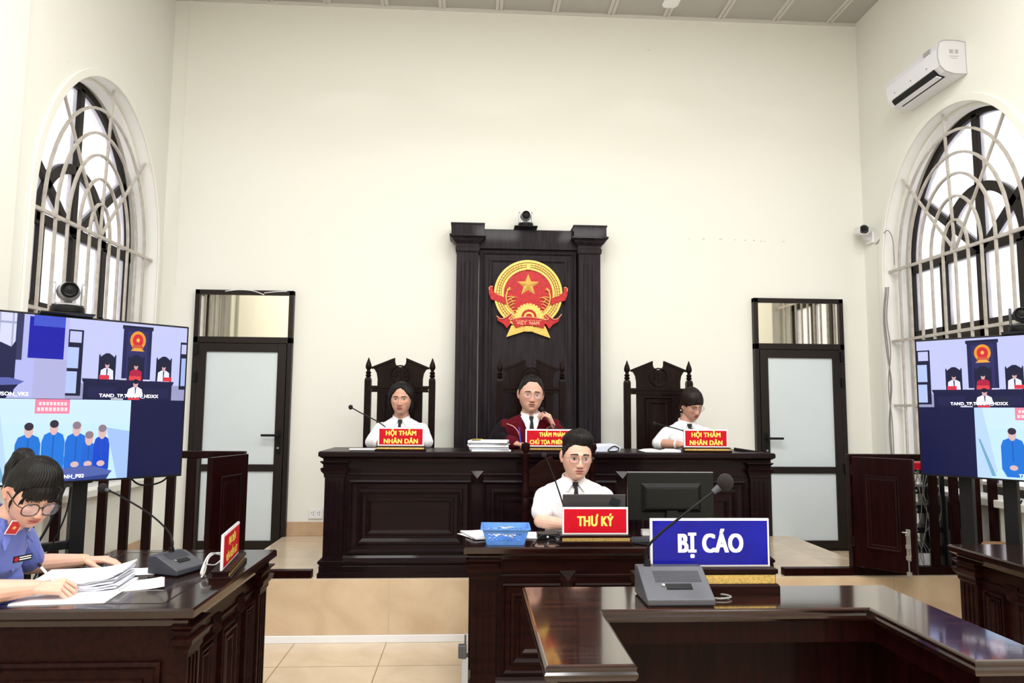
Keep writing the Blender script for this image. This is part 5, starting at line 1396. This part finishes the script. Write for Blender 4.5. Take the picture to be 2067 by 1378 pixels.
def tie(t, nb, r, chest, L=.30, w=.034):
    """necktie hanging on the chest; chest(z) -> y of the shirt front"""
    x, y, z = nb; mb = MB()
    k0 = [(-.017, z+.004), (.017, z+.004), (.011, z-.030), (-.011, z-.030)]
    yf = y-r*1.10-.012
    mb.prism([(x+a, b) for a, b in k0], -yf-.006, -yf+.010, FRONT)
    n = 10; vs = []
    for i in range(n+1):
        zz = z-.028-L*i/n; ww = .010+(w-.010)*min(1, i/n*1.15)/1.0*.75; yy = min(chest(zz)-.004, yf+.004) if i < 2 else chest(zz)-.004
        vs += [(x-ww, yy+.001, zz), (x, yy-.004, zz), (x+ww, yy+.001, zz), (x, yy+.004, zz)]
    fs = []
    for i in range(n):
        for k in range(4): fs.append((4*i+k, 4*i+(k+1) % 4, 4*i+4+(k+1) % 4, 4*i+4+k))
    fs += [(0, 1, 2, 3), (4*n+3, 4*n+2, 4*n+1, 4*n)]
    mb.add(vs, fs); return mb.build('necktie', M['tie'], t, smooth=50)
def hair_shell(f, line, thick, extra=None, drop=.013):
    def tf(az, el):
        a = abs(math.degrees(az)); e = math.degrees(el); l = interp(line, a)
        m = sst(l-4.0, l+4.0, e)
        th = thick(math.degrees(az), e)
        return -drop+(drop+th)*m
    V, F = head_geo(f, False, tf, 130, 100)
    return V, F
def folds(amp=.004, sc=9.0, seedv=0):
    off = Vector((seedv*3.1, seedv*1.7, 0))
    def fn(co):
        p = Vector((co.x*sc, co.y*sc, co.z*sc*.55))+off
        a = noise.noise(p); b = 1-abs(noise.noise(p*2.1+Vector((5, 2, 1))))*2
        return amp*(.6*a+.5*(b-.5))
    return fn

def person(label, loc, rz, spec):
    t = thing('person', label, 'person', loc, rz, None)
    f = dict(FACE); f.update(spec.get('face', {})); s = spec['hs']; sk = spec['skin']
    hc = Vector(spec['head']); rx, ry, rzz = spec.get('hrot', (0, 0, 0))
    Mh = Matrix.Translation(hc) @ Euler((math.radians(rx), math.radians(ry), math.radians(rzz)), 'XYZ').to_matrix().to_4x4() @ Matrix.Scale(s, 4)
    Mi = Mh.inverted(); zs, hw = spec['zs'], spec['hw']; lean = spec.get('lean', lambda z: (0, 0))
    vox = spec.get('vox', .0030)
    # ---- body (skin): one continuous surface
    b = MB(); V, F = head_geo(f, True, None, 200, 210); b.add(V, F, Mh)
    for sd in (-1, 1):
        for c, r in (((sd*.0775*f['wide'], .012, .004), (.007, .018, .028)), ((sd*.0755*f['wide'], .006, -.018), (.006, .010, .014))):
            e = MB(); e.ball((0, 0, 0), 1, 14, r, None); b.add(e.v, e.f, Mh @ T_(*c, 0, 0, sd*-.35))
    nb = Vector((*lean(zs+.07), zs+.065)); npt = Mh @ Vector((0, .022, -.070))
    nr = spec.get('neck', .054)
    b.capsule(nb-Vector((0, 0, .05)), nr*1.18, npt, nr*.98, 20)
    b.loft(torso_secs(1, zs, hw, lean, .93, -.006), 30)
    for A in spec['arms']:
        sh, el, wr = Vector(A['sh']), Vector(A['el']), Vector(A['wr'])
        b.capsule(sh, .050, el, .040); mid = el.lerp(wr, .35); k = A.get('k', 1.0)
        b.capsule(el, .039*k, mid, .038*k); b.capsule(mid, .038*k, wr, .0255*k)
        hand(b, wr, A['fd'], A['dn'], A['th'], A.get('hs', 1.0), A.get('curl', (.5,)*4), A.get('spread', .05), A.get('tc', .4), A.get('to', .8))
    hipz = spec.get('hip', .50)
    hx, hy = lean(.5)
    for sd in (-1, 1):
        kn = (hx+sd*.11, hy-.36, hipz); ft = (hx+sd*.11, hy-.34, .09)
        b.capsule((hx+sd*.09, hy, hipz), .075, kn, .055); b.capsule(kn, .052, ft, .036); b.capsule(ft, .035, (ft[0], ft[1]-.12, .045), .03)
    me = remesh(b, 'body', vox, 1, .35); paint(me, skin_fn(Mi, f, sk, spec.get('lip', (.42, .13, .12)), s)); link_mesh(me, 'body', M['skin'], t)
    # ---- trousers
    b = MB()
    for sd in (-1, 1):
        kn = (hx+sd*.11, hy-.36, hipz); ft = (hx+sd*.11, hy-.34, .13)
        b.capsule((hx+sd*.09, hy, hipz), .092, kn, .070); b.capsule(kn, .068, ft, .058)
    b.ball((hx, hy+.01, hipz+.03), .15, 20, (.17, .13, .10))
    me = remesh(b, 'trousers', .010, 3); link_mesh(me, 'trousers', M['trouser'], t)
    b = MB()
    for sd in (-1, 1): b.capsule((hx+sd*.11, hy-.33, .05), .046, (hx+sd*.11, hy-.48, .036), .034)
    b.build('shoes', M['black'], t, smooth=True)
    # ---- garment
    b = MB(); b.loft(torso_secs(1, zs, hw, lean, 1.0, .010, spec.get('bust', 0)), 34)
    if spec.get('bust'):
        for sd in (-1, 1):
            c = lean(zs-.16); b.ball((c[0]+sd*.072, c[1]-.085-spec['bust']*.6, zs-.17), .07, 18, (.072, .060, .068))
    for A in spec['arms']:
        sh, el, wr = Vector(A['sh']), Vector(A['el']), Vector(A['wr']); sl = A['sleeve']; R0, R1 = A.get('r', (.064, .056))
        b.capsule((sh.x*.55, sh.y, sh.z+.002), R0, sh, R0)
        if sl <= 1: b.capsule(sh, R0, sh.lerp(el, sl), R1, 18)
        else:
            b.capsule(sh, R0, el, R1, 18); b.capsule(el, R1*.98, el.lerp(wr, sl-1), A.get('r2', .042), 18)
    nm = spec.get('garment', 'shirt')
    me = remesh(b, nm, vox*1.25, 4, .5); displace(me, folds(spec.get('fold', .005), 9, len(bpy.data.objects) % 13))
    if 'gpaint' in spec: paint(me, spec['gpaint'])
    g = link_mesh(me, nm, spec['gmat'], t)
    sy = face_parts(t, f, Mh, sk, spec.get('eyes', 1.0), spec.get('look', (0, 0)), spec.get('brow', (.012, .010, .010)), spec.get('browz', 0), spec.get('browh', 1.0), spec.get('glasses'), gdrop=spec.get('gdrop', 0))
    # ---- hair
    V, F = hair_shell(f, spec['line'], spec['thick']); h = MB(); h.add(V, F, Mh)
    for e in spec.get('hairx', []): e(h, Mh)
    me = remesh(h, 'hair', max(.0021, vox*.8), 1, .4)
    def strand(co):
        q = Mi @ co; a = math.atan2(q.x, q.y) if spec.get('strand', 'r') == 'r' else q.x*30
        return .0009*math.sin(a*46+q.z*40+noise.noise(q*22)*5)*spec.get('samp', 1)+.0030*noise.noise(q*30)
    displace(me, strand); link_mesh(me, 'hair', spec.get('hairm', M['hair']), t)
    return t, Mh, nb
SK_A = (.54, .30, .22); SK_B = (.66, .40, .305); SK_C = (.64, .38, .29)

# -- woman at the left end of the bench
lean0 = lambda z: (0, -.02-.03*cl((z-.6)/.5))
def bob(h, Mh, zlow=-.085, w=.083, vol=.020, a0=62, depth=.0, front_y=0.0):
    """hair falling straight round the sides and back of the head"""
    n = 30
    for i in range(n+1):
        a = math.radians(a0+(360-2*a0)*i/n); x = math.sin(a)*w; y = -math.cos(a)*.090+front_y
        side = abs(math.sin(a))
        P = [(x*.90, y*.92, .05), (x*1.02, y, .0), (x*1.05, y*1.0, zlow*.5), (x*.93, y*.92, zlow)]
        for p, q in zip(P, P[1:]):
            A = Mh @ Vector(p); B = Mh @ Vector(q); s = Mh.to_scale().x; h.capsule(A, vol*.5*s, B, vol*(.5 if q[2] > zlow*.9 else .34)*s, 8)
pL, MhL, nbL = person('woman with a black bob and white shirt at the left end of the bench', (-.535, 5.60, ZP), 0, dict(
    head=(.005, -.10, 1.188), hs=1.04, hrot=(4, 1, -3), skin=SK_A, zs=.970, hw=.172, lean=lean0, face=dict(jaw=.25, wide=1.02, nose=.9), lip=(.34, .09, .08),
    eyes=.85, brow=(.05, .03, .025), browh=.8, gmat=M['shirt'], fold=.006,
    arms=[dict(sh=(-.155, -.045, .955), el=(-.212, -.13, .862), wr=(-.09, -.33, .862), sleeve=1.55, r=(.054, .046), r2=.042, fd=(1, -.5, 0), dn=(0, 0, -1), th=1, curl=(.35,)*4, hs=.95),
          dict(sh=(.155, -.045, .955), el=(.205, -.13, .862), wr=(.11, -.33, .862), sleeve=1.55, r=(.054, .046), r2=.042, fd=(-1, -.4, 0), dn=(0, 0, -1), th=-1, curl=(.35,)*4, hs=.95)],
    line=[(0, 48), (14, 42), (34, 24), (58, 2), (80, -12), (110, -28), (180, -40)], thick=lambda a, e: .010+.012*sst(30, 80, abs(a))*(1-sst(30, 80, e)),
    hairx=[lambda h, Mh: bob(h, Mh, -.084, .079, .022, 78)]))
collar(pL, nbL+Vector((0, -.008, .0)), .058, M['shirt'], .050, .062)
tie(pL, tuple(nbL+Vector((0, -.010, -.008))), .058, lambda z: -.05-.118, .22)

# -- judge
def robe_col(co):
    x, z = co.x, co.z
    mar = (.085, .003, .010); blk = (.006, .004, .006)
    ax = abs(x)
    edge = .205-.42*max(0, 1.00-z)
    m = sst(.006, -.006, ax-max(edge, .105)) if co.y < .05 else sst(.006, -.006, ax-.20)
    if z > .985: m = sst(.004, -.004, ax-.225)
    c = mix3(blk, mar, m)
    return c
def robe_full(co):
    c = robe_col(co)
    # maroon cuffs
    for w, e in (((-.13, -.30, .865), (-.255, -.13, .885)), ((.165, -.205, .985), (.262, -.14, .88))):
        w = Vector(w); e = Vector(e); d = (e-w); t_ = (co-w).dot(d)/d.length_squared
        if -.3 < t_ < .30 and (co-w-d*t_).length < .085: c = (.085, .003, .010)
    return c
pJ, MhJ, nbJ = person('man in a maroon and black robe holding a microphone behind the bench', (.455, 5.62, ZP), 0, dict(
    head=(.0, -.115, 1.228), hs=1.17, hrot=(3, 3, 2), skin=(.60, .34, .26), zs=1.005, hw=.205, lean=lambda z: (0, -.03-.04*cl((z-.6)/.5)), face=dict(jaw=.22, wide=1.06, nose=1.0, cheek=1.3), neck=.060, lip=(.32, .11, .10),
    eyes=.80, browh=1.0, brow=(.03, .02, .018), glasses=(M['frame_gold'], .025, .0165, .0011), gmat=M['robe'], garment='robe', fold=.006, gpaint=robe_full,
    arms=[dict(sh=(-.195, -.06, .975), el=(-.255, -.13, .885), wr=(-.125, -.31, .862), sleeve=1.86, r=(.066, .066), r2=.050, fd=(.75, -.75, -.08), dn=(.2, -.1, -1), th=1, curl=(.85, .8, .8, .8), tc=.3, to=.5, hs=1.05),
          dict(sh=(.195, -.06, .975), el=(.262, -.14, .880), wr=(.168, -.215, .985), sleeve=1.80, r=(.066, .066), r2=.050, fd=(-.45, -.15, .90), dn=(-.85, .2, -.25), th=-1, curl=(.75, .8, .85, .9), tc=.3, to=.5, hs=1.10)],
    line=[(0, 50), (20, 50), (40, 34), (62, 20), (75, 2), (88, -6), (100, 2), (125, -22), (180, -30)], thick=lambda a, e: .005+.009*sst(30, 75, e)))
collar(pJ, nbJ+Vector((0, -.012, -.002)), .066, M['shirt'], .052, .060)
tie(pJ, tuple(nbJ+Vector((0, -.014, -.010))), .066, lambda z: -.07-.134, .20)
# white shirt front in the robe's V opening
mb = MB(); xx = [(-.052, .0), (.052, .0), (.0, -.155)]
mb.add([(-.060, -.158, 1.055), (.060, -.158, 1.055), (.0, -.206, .880), (-.060, -.140, 1.055), (.060, -.140, 1.055), (.0, -.170, .880), (-.050, -.190, 1.0), (.050, -.190, 1.0)],
       [(0, 6, 2, 7, 1), (0, 3, 5, 2, 6), (1, 7, 2, 5, 4), (0, 1, 4, 3), (3, 4, 5)]); mb.build('shirt_front', M['shirt'], pJ)
pk = mat('pink_piping', (.62, .30, .26), .6)
MB().tube([(-.185, -.125, 1.005), (-.135, -.175, .985), (-.098, -.192, .94), (-.085, -.196, .88), (-.082, -.190, .82)], .0035, 6).build('piping', pk, pJ, smooth=True)
MB().tube([(.185, -.125, 1.005), (.150, -.165, .990), (.115, -.186, .975)], .0035, 6).build('piping', pk, pJ, smooth=True)
MB().lathe([(.036, -.009), (.038, -.009), (.038, .009), (.036, .009)], Matrix.Translation((.178, -.208, .972)) @ Vector((.5, .35, -.75)).to_track_quat('Z', 'Y').to_matrix().to_4x4(), 24).build('wristwatch', M['gold'], pJ)
tag(MB().cyl((.430-.07, 5.62-.395, ZP+.875), (.418-.07, 5.62-.375, ZP+.985), .0045, .0045, 10).build('pen', M['pen'], smooth=40), 'blue pen held upright in the hand of the robed man', 'pen')
mj = mic('small black microphone held up to the chin of the robed man', (.62, 5.215, zb_), 0, [(0, 0, .012), (.03, .03, .07), (.02, .12, .135), (-.045, .170, .225), (-.085, .160, .285)], .015, (.12, .11, .014, .010), ring=False)

# -- woman with spectacles at the right end
pR, MhR, nbR = person('woman with spectacles and a dark fringe looking down at the right of the bench', (1.665, 5.60, ZP), 0, dict(
    head=(.022, -.15, 1.158), hs=.98, hrot=(20, -4, 15), skin=SK_A, zs=.955, hw=.175, lean=lambda z: (.0, -.03-.07*cl((z-.6)/.5)), face=dict(jaw=.30, wide=.95, nose=.95), lip=(.36, .08, .07),
    eyes=.35, brow=(.05, .03, .025), glasses=(M['frame_gold'], .0245, .0155, .0010), gmat=M['shirt'], fold=.007, hairm=M['hair_brown'],
    arms=[dict(sh=(-.155, -.10, .935), el=(-.225, -.12, .864), wr=(-.115, -.315, .860), sleeve=1.12, r=(.056, .050), r2=.048, fd=(1, -.25, 0), dn=(0, 0, -1), th=1, curl=(.45,)*4, hs=.95),
          dict(sh=(.155, -.10, .935), el=(.205, -.13, .866), wr=(.11, -.33, .860), sleeve=1.30, r=(.054, .048), r2=.044, fd=(-1, -.3, 0), dn=(0, 0, -1), th=-1, curl=(.45,)*4, hs=.95)],
    line=[(0, 20), (25, 17), (48, 10), (62, 0), (80, 6), (100, -6), (130, -35), (180, -42)], thick=lambda a, e: .009+.011*sst(15, 60, e)+.006*sst(60, 120, abs(a)),
    hairx=[lambda h, Mh: bob(h, Mh, -.060, .078, .026, 104)]))
collar(pR, nbR+Vector((0, -.010, .0)), .056, M['shirt'], .052, .060, .12)
tie(pR, tuple(nbR+Vector((0, -.012, -.008))), .056, lambda z: -.10-.118, .22)
MB(MhR).ball((-.083, .006, -.040), .0055, 10).build('earring', M['white'], pR, smooth=True)
MB().lathe([(.028, -.005), (.034, -.005), (.034, .005), (.028, .005)], Matrix.Translation((-.135, -.285, .862)) @ Vector((.7, -.7, 0)).to_track_quat('Z', 'Y').to_matrix().to_4x4(), 24).build('bracelet', M['white'], pR)

# -- young man at the lower desk
pS, MhS, nbS = person('young man with glasses, white short-sleeved shirt and black tie at the lower desk', (.615, 4.42, 0), 0, dict(
    head=(.012, -.145, 1.228), hs=1.14, hrot=(3, 2, 4), skin=SK_B, zs=1.025, hw=.192, lean=lambda z: (0, -.03-.06*cl((z-.6)/.5)), face=dict(jaw=.30, wide=1.0, nose=1.0, chin=1.1), neck=.056, lip=(.46, .15, .14),
    eyes=1.05, browh=1.25, browz=.001, glasses=(M['frame_gold'], .0255, .0185, .0013), gmat=M['shirt'], fold=.006, vox=.0022,
    arms=[dict(sh=(-.172, -.085, .985), el=(-.205, -.185, .862), wr=(-.035, -.30, .850), sleeve=.60, r=(.064, .062), k=1.02, fd=(1, -.15, 0), dn=(0, 0, -1), th=1, curl=(.4,)*4, hs=1.0),
          dict(sh=(.182, -.085, .985), el=(.222, -.185, .862), wr=(.10, -.32, .850), sleeve=.60, r=(.064, .062), k=1.02, fd=(-.8, -.5, 0), dn=(0, 0, -1), th=-1, curl=(.4,)*4, hs=1.0)],
    line=[(0, 38), (22, 39), (40, 33), (56, 22), (68, 8), (84, -8), (98, 2), (125, -20), (180, -28)],
    thick=lambda a, e: .003+.026*sst(38, 58, e+6*math.sin(math.radians(a*2)))*(1+.20*math.sin(math.radians(a+30)))+.004*sst(100, 150, abs(a)), samp=.9))
collar(pS, nbS+Vector((0, -.010, .0)), .061, M['shirt'], .050, .060)
tie(pS, tuple(nbS+Vector((0, -.012, -.008))), .061, lambda z: -.09-.120, .26)
MB().box((.088, -.222, .86), (.165, -.214, .935)).build('breast_pocket', M['shirt'], pS, bevel=.002)

# -- prosecutor
leanP = lambda z: (.0, -.02-.22*cl((z-.60)/.45)**1.1)
def pony(h, Mh):
    s = Mh.to_scale().x
    P = [(0, .085, .055), (.0, .115, .075), (.0, .150, .060), (.0, .165, .005), (.0, .160, -.055), (0, .150, -.10)]
    R0 = [.020, .024, .038, .040, .030, .012]
    for (p, q, a, b) in zip(P, P[1:], R0, R0[1:]): h.capsule(Mh @ Vector(p), a*s, Mh @ Vector(q), b*s, 12)
def fringe(h, Mh):
    s = Mh.to_scale().x; rnd = random.Random(4)
    for k in range(34):
        u = -1+2*k/33; a = math.radians(u*50); x = math.sin(a)*.074; y = -math.cos(a)*.086
        zl = .012+.012*math.cos(u*1.4)+rnd.uniform(-.010, .006)-.022*abs(u)**3
        P = [(x*.72, y*.88, .086), (x*.95, y*1.10, .057), (x*1.05+rnd.uniform(-.003, .003), y*1.19, zl+.006)]
        h.capsule(Mh @ Vector(P[0]), .0065*s, Mh @ Vector(P[1]), .0056*s, 7); h.capsule(Mh @ Vector(P[1]), .0056*s, Mh @ Vector(P[2]), .0022*s, 7)
    for sd in (-1, 1):
        h.capsule(Mh @ Vector((sd*.068, -.045, .035)), .006*s, Mh @ Vector((sd*.078, -.040, -.012)), .004*s, 7); h.capsule(Mh @ Vector((sd*.078, -.040, -.012)), .004*s, Mh @ Vector((sd*.074, -.046, -.050)), .0015*s, 7)
pP, MhP, nbP = person('woman in a blue uniform shirt with ponytail and round glasses writing at the left desk', (-2.02, 2.86, 0), PI/2, dict(
    head=(-.012, -.365, 1.178), hs=1.03, hrot=(28, 4, -36), skin=SK_C, zs=1.010, hw=.185, lean=leanP, bust=.03, face=dict(jaw=.24, wide=1.04, nose=.9, cheek=1.3, chin=.8), neck=.054, lip=(.46, .13, .13),
    eyes=.35, brow=(.03, .02, .02), glasses=(M['frame_dark'], .0275, .0235, .0022), gdrop=.006, vox=.0022, gmat=M['shirt_blue'], fold=.007, hip=.50,
    arms=[dict(sh=(-.175, -.215, .975), el=(-.215, -.305, .856), wr=(-.085, -.440, .846), sleeve=.66, r=(.064, .062), k=1.12, fd=(.22, -.95, -.02), dn=(.45, 0, -1), th=1, curl=(.80, .90, 1.0, 1.05), spread=.03, tc=.25, to=.55, hs=1.08),
          dict(sh=(.175, -.215, .975), el=(.255, -.225, .858), wr=(.440, -.345, .838), sleeve=.70, r=(.064, .062), k=1.0, fd=(.20, -.95, -.05), dn=(0, 0, -1), th=-1, curl=(.18, .22, .28, .30), spread=.05, tc=.2, to=.6, hs=1.02)],
    line=[(0, 38), (25, 38), (45, 30), (62, 18), (76, 22), (90, 18), (105, -4), (140, -22), (180, -30)], thick=lambda a, e: .012+.008*sst(35, 70, e),
    hairx=[pony, fringe]))
collar(pP, nbP+Vector((0, -.016, .002)), .060, M['shirt_blue'], .085, .075, .42, Euler((math.radians(18), 0, 0)).to_matrix().to_4x4())
# red collar tabs with gold star, name badge, buttons
for s in (-1, 1):
    T = Matrix.Translation(nbP+Vector((s*.060, -.098, -.018))) @ Euler((math.radians(28), math.radians(s*-10), math.radians(s*24))).to_matrix().to_4x4() @ FRONT
    o = MB(T).prism([(-.020, -.030), (.020, -.024), (.020, .024), (-.020, .030)] if s > 0 else [(.020, -.030), (-.020, -.024), (-.020, .024), (.020, .030)], 0, .003).build('collar_tab', M['red_tab'], pP)
    MB(T).rings((-.020, .020, -.026, .026), [(.002, 0), (.002, .0036), (0, .0036), (0, .003)], cap0=False, cap1=False).build('tab_border', M['sign_white'], o)
    st_ = []
    for k in range(10):
        a = PI/2+k*PI/5; r = .009 if k % 2 == 0 else .004; st_.append((r*math.cos(a), r*math.sin(a)))
    MB(T).prism(st_, .003, .0045).build('tab_star', M['gold'], o)
def chestP(x, z): c = leanP(z); return c[1]-.150
T = Matrix.Translation((-.080, -.388, .950)) @ Euler((math.radians(6), 0, math.radians(-20))).to_matrix().to_4x4() @ FRONT
o = MB(T).box((-.036, -.011, 0), (.036, .011, .003)).build('name_badge', M['black'], pP)
MB(T).cyl((-.026, 0, .003), (-.026, 0, .0042), .008).build('badge_emblem', M['emb_red'], o); mb = MB(T)
for zz in (-.005, .003): mb.box((-.014, zz, .003), (.032, zz+.0035, .0035))
mb.build('badge_lines', M['txt_white'], o)
for z in (.99, .94, .89):
    c = leanP(z); MB().cyl((.0, c[1]-.150, z), (.0, c[1]-.156, z), .0055).build('button', M['shirt_blue'], pP)
MB().lathe([(.026, -.0015), (.0285, -.0015), (.0285, .0015), (.026, .0015)], Matrix.Translation((.428, -.337, .838)) @ Vector((.55, -.5, -.05)).to_track_quat('Z', 'Y').to_matrix().to_4x4(), 24).build('bracelet', M['gold'], pP)
pn = thing('pen', 'blue and white ballpoint pen in the writing hand of the woman in blue', 'pen', (-1.492, 2.815, .809))
d = Vector((-.09, -.03, .125)).normalized(); 
MB().cyl((0, 0, 0), d*.012, .0012, .0045, 10).build('tip', M['steel'], pn); MB().cyl(d*.012, d*.055, .0048, .0048, 12).build('grip', M['pen'], pn); MB().cyl(d*.055, d*.135, .0048, .0048, 12).build('barrel', M['white'], pn); MB().cyl(d*.135, d*.152, .0052, .004, 12).build('cap', M['black'], pn)
# office chair of the prosecutor (only its place behind her)
pc_ = thing('wooden_chair', 'dark wooden chair under the woman in the blue shirt', 'chair', (-2.02, 2.86, 0), PI/2)
MB().box((-.22, -.20, .38), (.22, .22, .415)).build('seat', M['wood'], pc_, bevel=.01)
for sx in (-1, 1):
    for sy_ in (-.18, .20): MB().box((sx*.19-.02, sy_-.02, 0), (sx*.19+.02, sy_+.02, .38)).build('leg', M['wood'], pc_)
    MB().box((sx*.19-.02, .20, .415), (sx*.19+.02, .24, .80)).build('back_post', M['wood'], pc_)
MB().box((-.21, .205, .55), (.21, .235, .80)).build('back_panel', M['wood'], pc_, bevel=.006)
